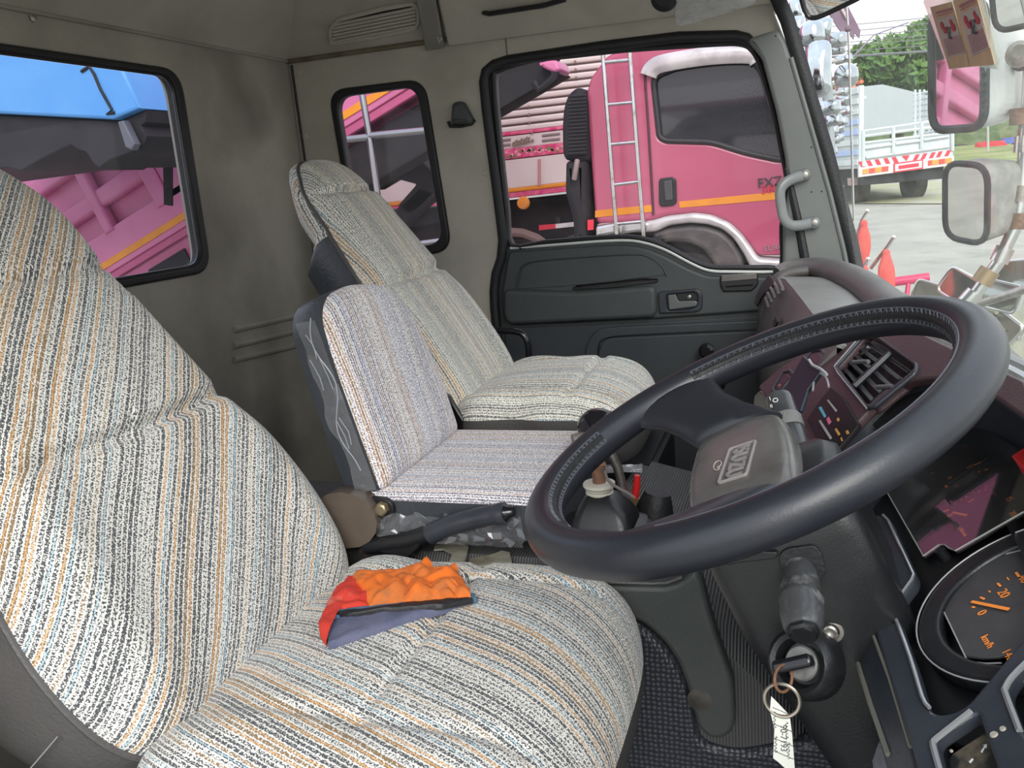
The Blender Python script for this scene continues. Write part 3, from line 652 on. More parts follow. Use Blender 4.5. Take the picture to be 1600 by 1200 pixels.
obj('stitch_line', T([dfr.p(-.2615, .07, -.02), dfr.p(-.2655, .062, -.06), dfr.p(-.266, .055, -.10), dfr.p(-.262, .05, -.14)], .0007, n=6), surf('stitching', (.30, .29, .28), .7), ds)
ps, pfr, pfc = big_seat('passenger_seat', 'striped-cloth passenger seat at the far side below the small side window', 1.735, .562, .80, M['fabric_pas'], cush=(-.66, -.292, .212, .1), uvo=.7, near_vinyl='vinyl_navy', x0=-.62, H=.645, head=.46, cd=.038, zback=.548)
# black recliner bracket between the passenger back and cushion, and its loop handle
FB1 = F((0, 1.515, 0), (1, 0, 0), (0, 0, 1))
plate('recliner_bracket', FB1, fil(FB1.pxs([(683, 628), (690, 617), (700, 616), (722, 655), (722, 690), (690, 690)]), .008), .012, M['black_gloss'], ps, bev=.003)
obj('bracket_rim', T([FB1.p(*FB1.px(x, y), .002) for x, y in ((690, 662), (684, 632), (690, 618), (700, 618), (724, 657))], .003, n=6), M['black'], ps)
obj('side_loop', T(cat([onY(x, y, 2.02) for x, y in ((770, 516), (788, 517), (806, 518), (818, 524), (825, 540), (826, 572), (826, 600))], 4, False), .0085, n=10), M['black_gloss'], ps)
obj('stay_rod', T([onY(784, 537, 2.0), onY(806, 575, 1.98)], .003, n=6), M['steel'], ps)
plate('side_bracket', F((0, 1.99, 0), (1, 0, 0), (0, 0, 1)), fil(F((0, 1.99, 0), (1, 0, 0), (0, 0, 1)).pxs([(772, 520), (785, 540), (800, 577), (790, 600), (770, 600)]), .01), .01, M['black'], ps)
# middle seat
ms = thing('middle_seat', 'narrow centre seat with dark plastic-wrapped sides between the two big seats', 'seat', (-.45, 1.28, .40))
TM = math.radians(14.5)
fm = F((-.607, 1.12, .565), (0, 1, 0), (-math.sin(TM), 0, math.cos(TM)))
mo = [(0, .0), (.310, .0), (.312, .10), (.292, .22), (.264, .275), (.225, .298), (.12, .312), (.045, .305), (.010, .275), (.0, .20)]
mo = fil(mo, [.012, .012, .05, .05, .03, .03, .03, .03, .04, .04], 5)
mo2 = []
for i in range(len(mo)):                                # denser rim
    a = mo[i]; b = mo[(i + 1) % len(mo)]; k = max(1, int(math.hypot(b[0] - a[0], b[1] - a[1]) / .012))
    mo2 += [(a[0] + (b[0] - a[0]) * j / k, a[1] + (b[1] - a[1]) * j / k) for j in range(k)]
bm, rim = puff(fm, mo2, .022, rings=24, pw=8, uvo=(.31, 0), cen=(.165, .15))
obj('backrest', bm, M['fabric_mid'], ms, angle=75)
obj('back_shell', skirt(fm, mo2, .058, bulge=.002, inset=.004), M['vinyl_navy'], ms)
fmc = F((0, 1.115, .553), (1, 0, 0), (0, 1, 0))
mc = rrect(-.655, 0, -.335, .345, .02, 5); mc2 = []
for i in range(len(mc)):
    a = mc[i]; b = mc[(i + 1) % len(mc)]; k = max(1, int(math.hypot(b[0] - a[0], b[1] - a[1]) / .012))
    mc2 += [(a[0] + (b[0] - a[0]) * j / k, a[1] + (b[1] - a[1]) * j / k) for j in range(k)]
bm, rim = puff(fmc, mc2, .018, rings=22, pw=9, uvo=(0, .3), swap=True)
obj('cushion', bm, M['fabric_mid'], ms, angle=75)
obj('cushion_side', skirt(fmc, mc2, .055, bulge=.001, inset=.002), M['vinyl_navy'], ms)
# shrink film on the near edges
film = []
for k in range(14):
    v = .005 + .27 * k / 13; film.append([fm.p(-.0045 - .002 * random.random(), v, -.002), fm.p(-.010 - .003 * random.random(), v + .004, -.028 - .012 * random.random())])
bm = loft(film, closed=False, cap=False); obj('plastic_wrap', bm, M['film'], ms)
rnd = random.Random(3); bm = bmesh.new()
for k in range(5):
    v = .02 + .24 * rnd.random() ; w = -.010 - .02 * rnd.random(); tube(bm, [fm.p(-.008, v, w), fm.p(-.009, v + .02, w + .004 * rnd.random()), fm.p(-.008, v + .035 + .02 * rnd.random(), w - .004)], .0007, n=5)
P_ = [fm.p(-.007, .28 - .02 * i, -.006 - .010 * math.sin(i * .9) - .0016 * i) for i in range(13)]; tube(bm, cat(P_, 4, False), .0009, n=6)
obj('wrap_creases', bm, surf('wrap_crease', (.30, .32, .37), .3), ms)
bm = bmesh.new(); rnd = random.Random(5)               # crumpled film along the cushion base
R = []
for i in range(27):
    x = -.61 + .009 * i; row = []
    for j in range(7):
        row.append(V((x + .006 * rnd.uniform(-1, 1), 1.104 - .010 * j / 6 - .004 * rnd.random(), .498 + .045 * (1 - j / 6) * (.6 + .5 * rnd.random()))))
    R.append(row)
loft(R, bm, closed=False, cap=False); obj('loose_wrap', bm, M['film'], ms, angle=10)
FM1 = F((0, 1.112, 0), (1, 0, 0), (0, 0, 1))
plate('hinge_bracket', FM1, fil(FM1.pxs([(545, 765), (555, 772), (607, 778), (618, 790), (617, 808), (600, 815), (560, 860), (545, 850)]), .008), .01, M['black'], ms, w=.006)
bm = bmesh.new(); lathe(bm, FM1.p(*FM1.px(599, 793, .006), .006), FM1.n, [(0, .0105), (.011, .0105), (.013, .008)], 6); obj('hinge_bolt', bm, surf('brass_bolt', (.32, .26, .17), .45, metal=.8), ms)
# ---------------------------------------------------------------- engine tunnel under the middle seat
tu = []
for x, y0, y1, z in ((XR + .02, 1.125, 1.50, .455), (-.31, 1.125, 1.50, .455), (-.30, 1.125, 1.68, .455), (-.17, 1.125, 1.66, .43), (-.06, 1.125, 1.64, .33), (.06, 1.125, 1.62, .12), (.10, 1.125, 1.62, .01)):
    tu.append([V((x, y0, 0)), V((x, y0, z * .5)), V((x, y0 + .004, z - .03)), V((x, y0 + .03, z)), V((x, (y0 + y1) / 2, z + .004)), V((x, y1 - .05, z)), V((x, y1, z - .05)), V((x, y1 + .02, 0))])
tl = thing('engine_cover', 'engine hump under ribbed grey rubber matting between the seats', 'engine cover', (-.6, 1.33, 0))
obj('rubber_mat', loft(tu), M['mat_rib'], tl)
FT = F((0, 0, .4555 + .0045), (1, 0, 0), (0, 1, 0))
bare = surf('bare_metal_patch', (.40, .39, .31), .5, metal=.2, c2=(.20, .17, .12), scale=26, lo=.45, hi=.7)
plate('worn_patch', FT, FT.pxs([(680, 849), (716, 849), (733, 857), (727, 880), (722, 888), (700, 888), (707, 868), (692, 861), (678, 862)]), .003, bare, tl, bev=.0008, w=.0035)
plate('worn_patch', FT, FT.pxs([(735, 876), (772, 868), (784, 863), (797, 866), (800, 882), (730, 890)]), .003, bare, tl, bev=.0008, w=.0035)
# side panel of the tunnel next to the driver's foot well: grey-green plastic leg
FS = F((0, 1.112, 0), (1, 0, 0), (0, 0, 1))
leg_px = [(890, 880), (955, 911), (1040, 912), (1062, 905), (1085, 888), (1097, 900), (1112, 960), (1128, 1010), (1146, 1060), (1150, 1120), (1144, 1140), (1128, 1150), (1108, 1148), (1090, 1130), (1082, 1100), (1075, 1070), (1060, 1030), (1040, 1000), (1010, 972), (975, 957), (950, 958)]
sp_ = plate('side_panel', FS, fil(FS.pxs(leg_px), .008), .03, surf('green_grey_plastic', (.058, .066, .062), .42, c2=(.085, .092, .088), scale=5, bump=.2, bscale=400), tl, bev=.008, w=.01, seg=3)
obj('panel_ridge', T([FS.p(*FS.px(x, y, .012), .010) for x, y in ((952, 911), (1020, 913), (1042, 912), (1066, 903))], .0025, n=6), M['vinyl'], tl)
bm = bmesh.new(); lathe(bm, FS.p(*FS.px(1093, 1094, .01), .008), FS.n, [(0, .017), (.002, .017), (.003, .010), (.0035, .009)]); obj('panel_bolt', bm, surf('dusty_metal', (.09, .082, .07), .6, c2=(.05, .045, .04), scale=30), tl)
# studded mat against the hump
bm_ = fil(FS.pxs([(930, 930), (985, 955), (1030, 988), (1064, 1030), (1086, 1090), (1096, 1150), (1150, 1165), (1330, 1140), (1340, 1330), (900, 1330)], -.02), .02)
plate('studded_mat', FS, bm_, .03, M['mat_hex'], tl, bev=.012, w=-.004, seg=3)
#@@WHEEL
# ================================================================ STEERING WHEEL AND COLUMN
WC = V((-.0525, .8067, .7663)); WN = V((-.3863, -.1032, .9166)).normalized()
WE = (V((0, 1, 0)) - WN * WN.y).normalized(); WU = WE.cross(WN)
if WU.x < 0: WU = -WU
FWH = F(WC, -WE, WU)                                  # seen by the driver: right, up (12 o'clock), out of the wheel
if FWH.n.dot(WN) < 0: print('wheel frame flipped')
sw = thing('steering_wheel', 'large black leather-wrapped two-spoke steering wheel', 'steering wheel', WC - WN * .06)
RW, rw = .2085, .0195
def wp(a, b, w=0): return FWH.p(a, b, w)
obj('rim', T([wp(RW * math.cos(t_), RW * math.sin(t_)) for t_ in [2 * math.pi * k / 120 for k in range(120)]], rw, n=20, closed=True, up0=WN), M['leather'], sw)
# criss-cross lacing on the inner face of the rim
def lace(a0, a1):
    bm = bmesh.new(); n = int(abs(a1 - a0) * RW / .0082); L1 = []; L2 = []
    for i in range(n + 1):
        a = a0 + (a1 - a0) * i / n
        for ph, LL in ((1, L1), (-1, L2)):
            th = math.radians(180 - 30) + ph * math.radians(19) * (1 if i % 2 else -1)
            r = RW + (rw + .0006) * math.cos(th); LL.append(wp(r * math.cos(a), r * math.sin(a), (rw + .0006) * math.sin(th)))
    for LL in (L1, L2): tube(bm, LL, .0011, n=5)
    for th in (math.radians(180 - 51), math.radians(180 - 9)):
        r = RW + (rw + .0004) * math.cos(th)
        tube(bm, [wp(r * math.cos(a0 + (a1 - a0) * i / n), r * math.sin(a0 + (a1 - a0) * i / n), (rw + .0004) * math.sin(th)) for i in range(n + 1)], .0009, n=5)
    return bm
def lace_band(a0, a1):
    n = int(abs(a1 - a0) * RW / .0041); th = math.radians(180 - 30); r = RW + (rw - .0030) * math.cos(th)
    return T([wp(r * math.cos(a0 + (a1 - a0) * i / n), r * math.sin(a0 + (a1 - a0) * i / n), (rw - .0030) * math.sin(th)) for i in range(n + 1)], [.0046 + .0005 * (i % 2) for i in range(n + 1)], n=8)
D_ = math.radians
obj('lacing', lace(D_(-18), D_(198)), M['thread'], sw); obj('lacing', lace(D_(238), D_(302)), M['thread'], sw)
for a_, b_ in ((-18, 198), (238, 302)): obj('lacing_band', lace_band(D_(a_), D_(b_)), M['rubber'], sw)
# spokes: from the rim at 8 and 4 o'clock dropping to the hub
for sgn in (-1, 1):
    R = []
    a = D_(-90) + sgn * D_(61)
    p0 = V((math.cos(a) * (RW - .002), math.sin(a) * (RW - .002))); p1 = V((sgn * .086, -.022)); d = (p1 - p0).normalized(); qe = V((0, 1)); qs = V((-math.sin(a), math.cos(a)))
    if qs.y < 0: qs = -qs
    for s, hw, th, dz in ((0, .072, .008, -.002), (.08, .062, .0125, -.003), (.22, .050, .0145, -.008), (.42, .041, .015, -.016), (.65, .040, .015, -.025), (.85, .044, .015, -.032), (1, .047, .014, -.037)):
        c_ = p0.lerp(p1, s); q = qs.lerp(qe, s).normalized()
        R.append([wp(*(c_ + q * (hw * math.cos(k * math.pi / 12))), dz + th * math.sin(k * math.pi / 12)) for k in range(24)])
    # bow the first rings along the rim
    R2 = []
    for i, ring in enumerate(R):
        R2.append(ring)
    obj('spoke', loft(R2), M['leather'], sw, angle=70)
# hub pad
def padring(sc, w, dy=0): 
    o_ = [(-.092 * sc, .018), (-.06 * sc, .030), (0, .036), (.06 * sc, .036), (.094 * sc, .028), (.104 * sc, .0), (.100 * sc, -.045), (.086 * sc, -.062), (.03 * sc, -.070), (-.03 * sc, -.070), (-.086 * sc, -.064), (-.100 * sc, -.045), (-.104 * sc, -.01)]
    q = cat([V((a, (b + .018) * sc ** .7 - .018, 0)) for a, b in o_], 4); return [wp(p.x, p.y, w) for p in q]
R = [padring(.9, -.066), padring(1.0, -.052), padring(.985, -.042), padring(.90, -.031), padring(.80, -.0265), padring(.6, -.0245), padring(.3, -.0235), padring(.05, -.0235)]
obj('hub_pad', loft(R), M['pad'], sw, angle=50)
FPAD = FWH.off(-.0238)
ec = FPAD.px(1153, 722)
er = D_(-7)
def rot(P, c, a): return [(c[0] + (x * math.cos(a) - y * math.sin(a)), c[1] + (x * math.sin(a) + y * math.cos(a))) for x, y in P]
em = plate('emblem', FPAD, [rot(rrect(-.036, -.0145, .036, .0145, .004), ec, er), rot(rrect(-.0335, -.012, .0335, .012, .003), ec, er)], .003, surf('emblem_grey', (.26, .24, .23), .3), sw, bev=.0007, w=.0022)
text('emblem_text', 'ISUZU', FPAD, ec[0], ec[1], .0235, surf('emblem_letter', (.22, .205, .20), .35), em, rot=er, t=.002, w=.0014)
o_ = FPAD.px(1122, 728); bm = T([FPAD.p(o_[0] + .006 * math.cos(a) * (1 + a * .15), o_[1] + .004 * math.sin(a), .0012) for a in [k * .5 for k in range(15)]], .0005, n=5); obj('scuff', bm, surf('scuff_mark', (.45, .4, .36), .7), sw)
# column shroud
AX = V((.39, 0, -.92)).normalized(); SX = V((0, 1, 0)); SU = SX.cross(AX)        # SU points forward/up
if SU.x < 0: SU = -SU
def cp(t_, y, u): return V((WC.x, .795, WC.z)) + AX * t_ + V((0, 1, 0)) * y + SU * u
scol = thing('steering_column', 'glossy black steering column shroud below the wheel with stalks and ignition lock', 'steering column', (.14, .80, 0))
R = []
for t_, hy, u0, u1, rr in ((.050, .060, -.052, .055, .02), (.062, .070, -.064, .066, .02), (.10, .074, -.070, .07, .022), (.17, .072, -.070, .07, .024), (.26, .064, -.060, .07, .024), (.36, .056, -.048, .07, .022), (.46, .05, -.035, .07, .02), (.62, .045, -.02, .07, .02)):
    R.append([cp(t_, a, b) for a, b in rrect(-hy, u0, hy, u1, rr, 5)])
obj('shroud', loft(R), M['worn'] if 0 else M['black'], scol, angle=45)
FSC = F(cp(.17, -.0735, 0), -AX, SU)                   # face towards the camera (-Y)
if FSC.n.y > 0: FSC = F(cp(.17, -.0735, 0), AX, SU)
# boss of the ignition lock
ic = onY(1243, 1036, .70); ia = V((-.45, -.78, .42)).normalized()
bm = bmesh.new(); lathe(bm, ic - ia * .05, ia, [(.022, .0315), (.036, .0312), (.044, .0290), (.048, .025), (.046, .021), (.034, .0175)], 32); obj('lock_boss', bm, M['black'], scol)
bm = bmesh.new(); lathe(bm, ic - ia * .022, ia, [(0, .0150), (.012, .0150), (.0135, .0135)], 28); lk = obj('ignition_lock', bm, surf('lock_face', (.26, .26, .255), .4, metal=.5, c2=(.16, .16, .155), scale=60), scol)
bm = bmesh.new(); lathe(bm, ic - ia * .010, ia, [(0, .006), (.003, .0055)], 16); obj('keyway', bm, surf('lock_brass', (.30, .25, .18), .4, metal=.6), lk)
# near stalk with knurled end
s0 = onY(1247, 868, .735); s1 = onY(1255, 985, .665); sd_ = (s1 - s0).normalized(); Ls = (s1 - s0).length
bm = bmesh.new(); lathe(bm, s0, sd_, [(0, .010), (Ls * .08, .0115), (Ls * .35, .0155), (Ls * .58, .0172), (Ls * .60, .0180), (Ls * .64, .0180), (Ls * .66, .0172), (Ls * .80, .0178), (Ls * .96, .0155), (Ls, .014)], 28)
sk_ = obj('indicator_stalk', bm, surf('worn_stalk', (.05, .052, .055), .3, c2=(.30, .30, .29), scale=34, lo=.5, hi=.72, bump=.4, bscale=90), scol)
bm = bmesh.new(); lathe(bm, s1 - sd_ * .001, sd_, [(0, .0130), (.004, .0130), (.006, .0105), (.0055, .010)], 8); lathe(bm, s1 + sd_ * .004, sd_, [(0, .0098), (.002, .0095)], 20); obj('stalk_button', bm, M['black'], sk_)
bm = bmesh.new(); lathe(bm, s0 - sd_ * .006, sd_, [(0, .011), (.012, .0125)], 20); obj('stalk_collar', bm, M['rust'], sk_)
FSK = F(s0 - sd_ * .004, V((.95, .1, .3)), V((-.25, .2, .9)))
FSH = F(cp(.10, -.0745, 0), SU, -AX)
if FSH.n.y > 0: FSH = F(cp(.10, -.0745, 0), -SU, -AX)
plate('stalk_slot', FSH, fil(FSH.pxs([(1216, 866), (1228, 856), (1272, 850), (1284, 862), (1291, 893), (1284, 902), (1262, 905), (1222, 895)]), .006), .004, M['rubber'], scol, w=.0025)
FL = F(cp(.17, -.0745, 0), FSH.h, FSH.v)
bm = bmesh.new(); b_ = onY(1297, 983, .728); lathe(bm, V((b_.x, .7255, b_.z)), (-.05, -1, .05), [(0, .0115), (.002, .011), (.003, .008), (.001, .0075)], 24); sc_ = obj('shroud_screw_seat', bm, surf('bright_screw', (.26, .25, .23), .45, metal=.5, c2=(.18, .155, .13), scale=60), scol)
bm = bmesh.new(); lathe(bm, V((b_.x, .7245, b_.z)), (-.05, -1, .05), [(0, .0062), (.003, .006), (.004, .0045), (.002, .002)], 20); obj('screw_head', bm, M['screw'], sc_)
# far stalk (wiper): grey ringed cylinder
q0 = onY(1252, 735, .93); q1 = onY(1216, 620, 1.00); qd = (q1 - q0).normalized(); Lq = (q1 - q0).length
bm = bmesh.new(); lathe(bm, q0, qd, [(0, .0165), (Lq * .55, .0165), (Lq * .56, .0160), (Lq * .95, .0150), (Lq, .0135)], 28); w_k = obj('wiper_stalk', bm, surf('stalk_plastic', (.045, .048, .052), .3, c2=(.08, .083, .088), scale=20), scol)
bm = bmesh.new(); lathe(bm, q0 + qd * Lq * .53, qd, [(0, .0172), (.002, .0178), (Lq * .15, .0178), (Lq * .15 + .002, .0168)], 28); obj('stalk_ring', bm, surf('ring_grey', (.17, .17, .165), .5, bump=.5, bscale=400), w_k)
to_cam = (CAM - q0); to_cam = (to_cam - qd * to_cam.dot(qd)).normalized()
FQ = F(q0 + to_cam * .0168, to_cam.cross(qd), qd)
if FQ.n.dot(to_cam) < 0: FQ = F(q0 + to_cam * .0168, qd.cross(to_cam), qd)
for s_, k, dx, sz in (('O', .86, -.004, .008), ('I', .90, -.009, .007), ('II', .80, -.010, .006), ('A', .44, -.006, .011), ('S', .46, -.012, .007), ('\u0394', .18, -.006, .008)):
    text('stalk_mark', s_, FQ, dx, Lq * k, sz, M['white_p'], w_k, t=.0006, w=-.0012)
bm = B((0, 0, 0), (.05, .02, .06), .004)
plate('shroud_edge', FSH, fil(FSH.pxs([(1130, 866), (1150, 860), (1215, 862), (1215, 872), (1150, 880), (1136, 884)], .003), .003), .004, M['black'], scol, w=.004)
# key with rings and paper tag
ky = thing('ignition_key', 'black-headed ignition key with split rings and a handwritten paper tag', 'key', ic + ia * .01)
FK = F(ic - ia * .004, V((.80, -.15, .55)), ia)
kx = (onY(1262, 1035, .70) - onY(1213, 1046, .70)).normalized(); FK = F(ic + ia * -.006, kx, ia)
plate('key_head', FK, rrect(-.020, .000, .014, .019, .004), .011, M['black_gloss'], ky, bev=.004, w=.0065, seg=3)
plate('key_blade', FK, [(-.005, -.01), (.005, -.01), (.005, .004), (-.005, .004)], .002, M['screw'], ky, w=.001)
def ringtube(c, r, ax, rad, up=None, n=28):
    ax = V(ax).normalized(); s = ax.orthogonal().normalized(); u = ax.cross(s)
    return T([c + (s * math.cos(2 * math.pi * k / n) + u * math.sin(2 * math.pi * k / n)) * r for k in range(n)], rad, n=8, closed=True)
k1 = onY(1224, 1060, .685)
obj('small_ring', ringtube(k1, .011, (.75, -.55, .2), .0013), M['rust'], ky)
k2 = onY(1222, 1094, .680)
obj('split_ring', ringtube(k2, .0142, (-.1, -1, .15), .0016), surf('ring_metal', (.42, .38, .32), .3, metal=.9), ky)
FTG = F(onY(1222, 1150, .678), (1, .1, 0), (.0, .05, 1))
tg = FTG.pxs([(1205, 1088), (1213, 1096), (1234, 1118), (1238, 1150), (1243, 1215), (1215, 1190), (1208, 1185), (1210, 1140), (1203, 1110)])
pt = plate('paper_tag', FTG, tg, .0006, M['paper'], ky, bev=.0001)
FTX = F(FTG.o, FTG.v * -1, FTG.h)
FTX = F(FTG.o, -FTG.v, FTG.h)
for i, (s_, a, b, sz) in enumerate((('90-7193', .002, .001, .0075),)):
    text('tag_writing', s_, FTX, a, b, sz, M['ink'], pt, t=.0002, w=.0002 if FTX.n.dot(FTG.n) > 0 else -.001)
bm = bmesh.new()
for y in (1105, 1130, 1152, 1172): tube(bm, [FTG.p(*FTG.px(1207, y), .0003), FTG.p(*FTG.px(1240, y + 14), .0003)], .0003, n=4)
obj('tag_lines', bm, M['ink'], pt)
bm = bmesh.new()
for x0, y0 in ((1210, 1112), (1212, 1150), (1229, 1128), (1232, 1160)):
    tube(bm, [FTG.p(*FTG.px(x0 + 2.2 * math.sin(k * 1.9) * (1 + .4 * math.sin(k)), y0 + k * 1.7), .0003) for k in range(16)], .0003, n=4)
obj('tag_scribble', bm, M['ink'], pt)
# ---------------------------------------------------------------- parking brake
pb = thing('parking_brake_lever', 'black parking brake lever lying between the driver seat and the middle seat', 'lever', onY(620, 862, 1.09))
y_ = 1.098
obj('lever_arm', T([onY(572, 852, y_), onY(640, 843, y_), onY(680, 830, y_)], [.014, .0145, .0135], n=12, sq=1.0), M['black'], pb)
obj('grip', T(cat([onY(x, y, y_) for x, y in ((672, 835), (700, 822), (730, 813), (760, 806), (783, 803), (790, 802))], 4, False), [.0165] * 3 + [.0155] * 6 + [.0145] * 6 + [.0165] * 4 + [.0165] * 2, n=14), M['navy'], pb)
obj('release_button', T([onY(788, 802, y_), onY(795, 800, y_), onY(803, 799, y_)], [.014, .0085, .007], n=12), M['black_gloss'], pb)
FPB = F((0, y_ - .006, 0), (1, 0, 0), (0, 0, 1))
plate('mount_plate', FPB, FPB.pxs([(575, 846), (600, 838), (662, 842), (652, 858), (640, 869), (600, 862)]), .012, M['black'], pb, w=.006, bev=.002)
plate('floor_bracket', F((0, 1.112, 0), (1, 0, 0), (0, 0, 1)), F((0, 1.112, 0), (1, 0, 0), (0, 0, 1)).pxs([(540, 845), (578, 834), (600, 850), (650, 868), (620, 892), (540, 900)]), .03, surf('rusty_black', (.015, .014, .014), .7, c2=(.10, .05, .03), scale=70, lo=.55, hi=.75), pb, bev=.003)
# ---------------------------------------------------------------- gear lever, boot, second lever
gl = thing('gear_lever', 'gear lever with a rubber boot and a bare rusted rod, knob missing', 'gear lever', onY(935, 830, 1.15))
gy = 1.15
def bring(px, py, hx, hy, z): c = onY(px, py, gy); return [V((c.x + a, c.y + b, c.z + z)) for a, b in rrect(-hx, -hy, hx, hy, min(hx, hy) * .45, 4)]
bt = [(940, 846, .074, .062), (940, 840, .076, .064), (940, 834, .066, .056), (940, 829, .068, .058), (941, 824, .058, .050), (942, 819, .060, .052), (945, 814, .046, .042), (945, 806, .044, .040), (943, 792, .037, .034), (940, 779, .026, .026), (938, 772, .020, .020), (938, 768, .014, .014)]
obj('boot', loft([bring(x, y, a, b, 0) for x, y, a, b in bt]), M['black'], gl, angle=50)
bm = bmesh.new(); lathe(bm, onY(937, 773, gy), (0, 0, 1), [(0, .0175), (.004, .020), (.006, .0175), (.009, .020), (.011, .0165), (.014, .023), (.018, .023), (.019, .017)], 26); obj('collar', bm, M['white_pl'], gl)
bm = bmesh.new(); lathe(bm, onY(937, 762, gy), (0, 0, 1), [(0, .0095), (.034, .0095), (.035, .0115), (.038, .0095)], 20); obj('rod', bm, M['rust'], gl)
obj('cable', T(cat([onY(x, y, gy - .01) for x, y in ((945, 735), (950, 750), (965, 762), (980, 770), (992, 778))], 4, False), .0022, n=6), surf('grey_cable', (.14, .12, .11), .6), gl)
g2 = thing('transfer_lever', 'ball-knobbed black lever behind the steering wheel with a small side button', 'lever', onY(950, 720, 1.36))
kc = onY(935, 668, 1.36); bm = bmesh.new(); bmesh.ops.create_uvsphere(bm, u_segments=28, v_segments=18, radius=.034)
for v in bm.verts: v.co = v.co * (1 + .0) ; v.co = V((v.co.x * 1.05, v.co.y, v.co.z * .95)) + kc
obj('knob', bm, M['black_gloss'], g2)
obj('shaft', T([kc, onY(965, 730, 1.36), onY(975, 770, 1.36)], .008, n=10), M['steel'], g2)
obj('side_button', T([onY(915, 684, 1.33), onY(895, 688, 1.32)], [.010, .0105], n=14), surf('button_grey', (.14, .13, .115), .5), g2)
rl = thing('red_capped_lever', 'short lever with a bright red sleeve poking out of the ribbed matting', 'lever', onZ(993, 775, .47))
r0 = onZ(992, 778, .475); obj('sleeve', T([r0, r0 + V((.004, .0, .022)), r0 + V((.006, .0, .040))], [.0065, .0065, .005], n=12), M['red'], rl)
obj('nut', T([r0 - V((.002, 0, .01)), r0 + V((0, 0, .001))], .009, n=6), surf('brass_nut', (.35, .25, .12), .5, metal=.7), rl)
bc = onZ(1010, 790, .47); bm = bmesh.new(); lathe(bm, bc + V((.02, -.06, 0)), (.2, .1, 1), [(0, .03), (.02, .029), (.035, .024), (.045, .02)], 24); tag(obj('rubber_cap', bm, M['rubber']), 'black rubber cap on the ribbed hump beside the red lever sleeve', 'cap')
# foil scrap near the lever
bm = bmesh.new(); rnd = random.Random(8); R = []
for i in range(10):
    R.append([onZ(945 + i * 6.5, 733 + (j - 2) * 3.2 + rnd.uniform(-1, 1) - i * .2, .474 + .006 * rnd.random()) for j in range(5)])
loft(R, bm, closed=False, cap=False)
tag(obj('foil_scrap', bm, surf('foil', (.55, .55, .56), .3, metal=.7, bump=1, bscale=120)), 'torn strip of silvery foil on the matting behind the gear lever', 'foil')
#@@CLOTH
cz = .462
def cl_pt(x, y, z): return onZ(x, y, z)
FCL = F((0, 0, .5), (1, 0, 0), (0, 1, 0))
cl = thing('folded_cloth', 'folded orange, red and navy rags lying on the driver seat cushion', 'cloth', onZ(620, 950, .47))
def rag(name, px, z, t, m, amp, parent, seed, sub=14, folds=()):
    P = FCL.off(z - .5).pxs(px); c = (sum(p[0] for p in P) / len(P), sum(p[1] for p in P) / len(P)); out = []
    for i in range(len(P)):
        a, b = P[i], P[(i + 1) % len(P)]; k = 8
        out += [(a[0] + (b[0] - a[0]) * j / k, a[1] + (b[1] - a[1]) * j / k) for j in range(k)]
    rr_ = []
    for i in range(sub + 1):
        s = i / sub; row = []
        for a, b in out:
            u = c[0] + (a - c[0]) * max(s, .02); v = c[1] + (b - c[1]) * max(s, .02)
            n_ = abs(noise.noise(V((u * 30 + seed, v * 30, seed)))) * 1.1 + .5 * abs(noise.noise(V((u * 45, v * 40 + seed, seed))))
            e = 1 + .03 * noise.noise(V((a * 130, b * 130, seed)))
            row.append(V((c[0] + (u - c[0]) * e, c[1] + (v - c[1]) * e, z + amp * n_ + t * (1 - s ** 6))))
        rr_.append(row)
    base = [V((p.x, p.y, z - .006)) for p in rr_[-1]]
    return obj(name, loft(rr_ + [base]), m, parent, angle=50)
rag('navy_rag', [(511, 962), (640, 945), (738, 932), (745, 938), (660, 962), (590, 985), (514, 1008), (510, 985)], .505, .004, M['cloth_navy'], .004, cl, 3)
rag('blue_hem', [(511, 957), (600, 946), (700, 933), (742, 927), (745, 934), (640, 950), (512, 966)], .510, .003, M['cloth_blue'], .003, cl, 5)
rag('red_rag', [(498, 972), (520, 930), (545, 905), (572, 900), (590, 925), (585, 950), (540, 956), (512, 962), (510, 1004), (500, 990)], .507, .006, M['cloth_red'], .010, cl, 9)
rag('black_edge', [(520, 958), (600, 948), (700, 930), (738, 936), (690, 946), (600, 953), (540, 962)], .513, .002, M['rubber'], .003, cl, 2)
rag('orange_rag', [(548, 906), (560, 898), (600, 897), (640, 891), (668, 880), (682, 892), (712, 890), (722, 905), (732, 925), (735, 934), (700, 938), (660, 942), (610, 944), (576, 948), (572, 930), (560, 915)], .513, .007, M['cloth_orange'], .015, cl, 1, sub=22)
#@@DASH
# ================================================================ DASHBOARD
db = thing('dashboard', 'brown and black dashboard running under the windscreen from the passenger pod to the gauges', 'dashboard', (.2, 1.25, .3))
BB = math.radians(50)
cpt = onY(1366, 577, 1.12)
FCN = F(cpt, (.22, -.975, 0), (math.sin(BB), 0, math.cos(BB)))
# structure behind everything: body of the dash
body = []
for y, xf in ((2.2, -.055), (1.9, -.02), (1.6, .02), (1.3, .06), (1.1, .10), (.9, .16), (.6, .19), (.3, .21)):
    k = 0 if y > 1.45 else .06
    body.append([V((xf + .03, y, .30)), V((xf + .01, y, .45)), V((xf + .02, y, .60 - k)), V((xf + .07, y, .70 - k)), V((.17, y, .71 - k * .6)), V((.40, y, .60 - k * .3)), V((.40, y, .30))])
obj('dash_body', loft(body), M['black'], db, angle=30)
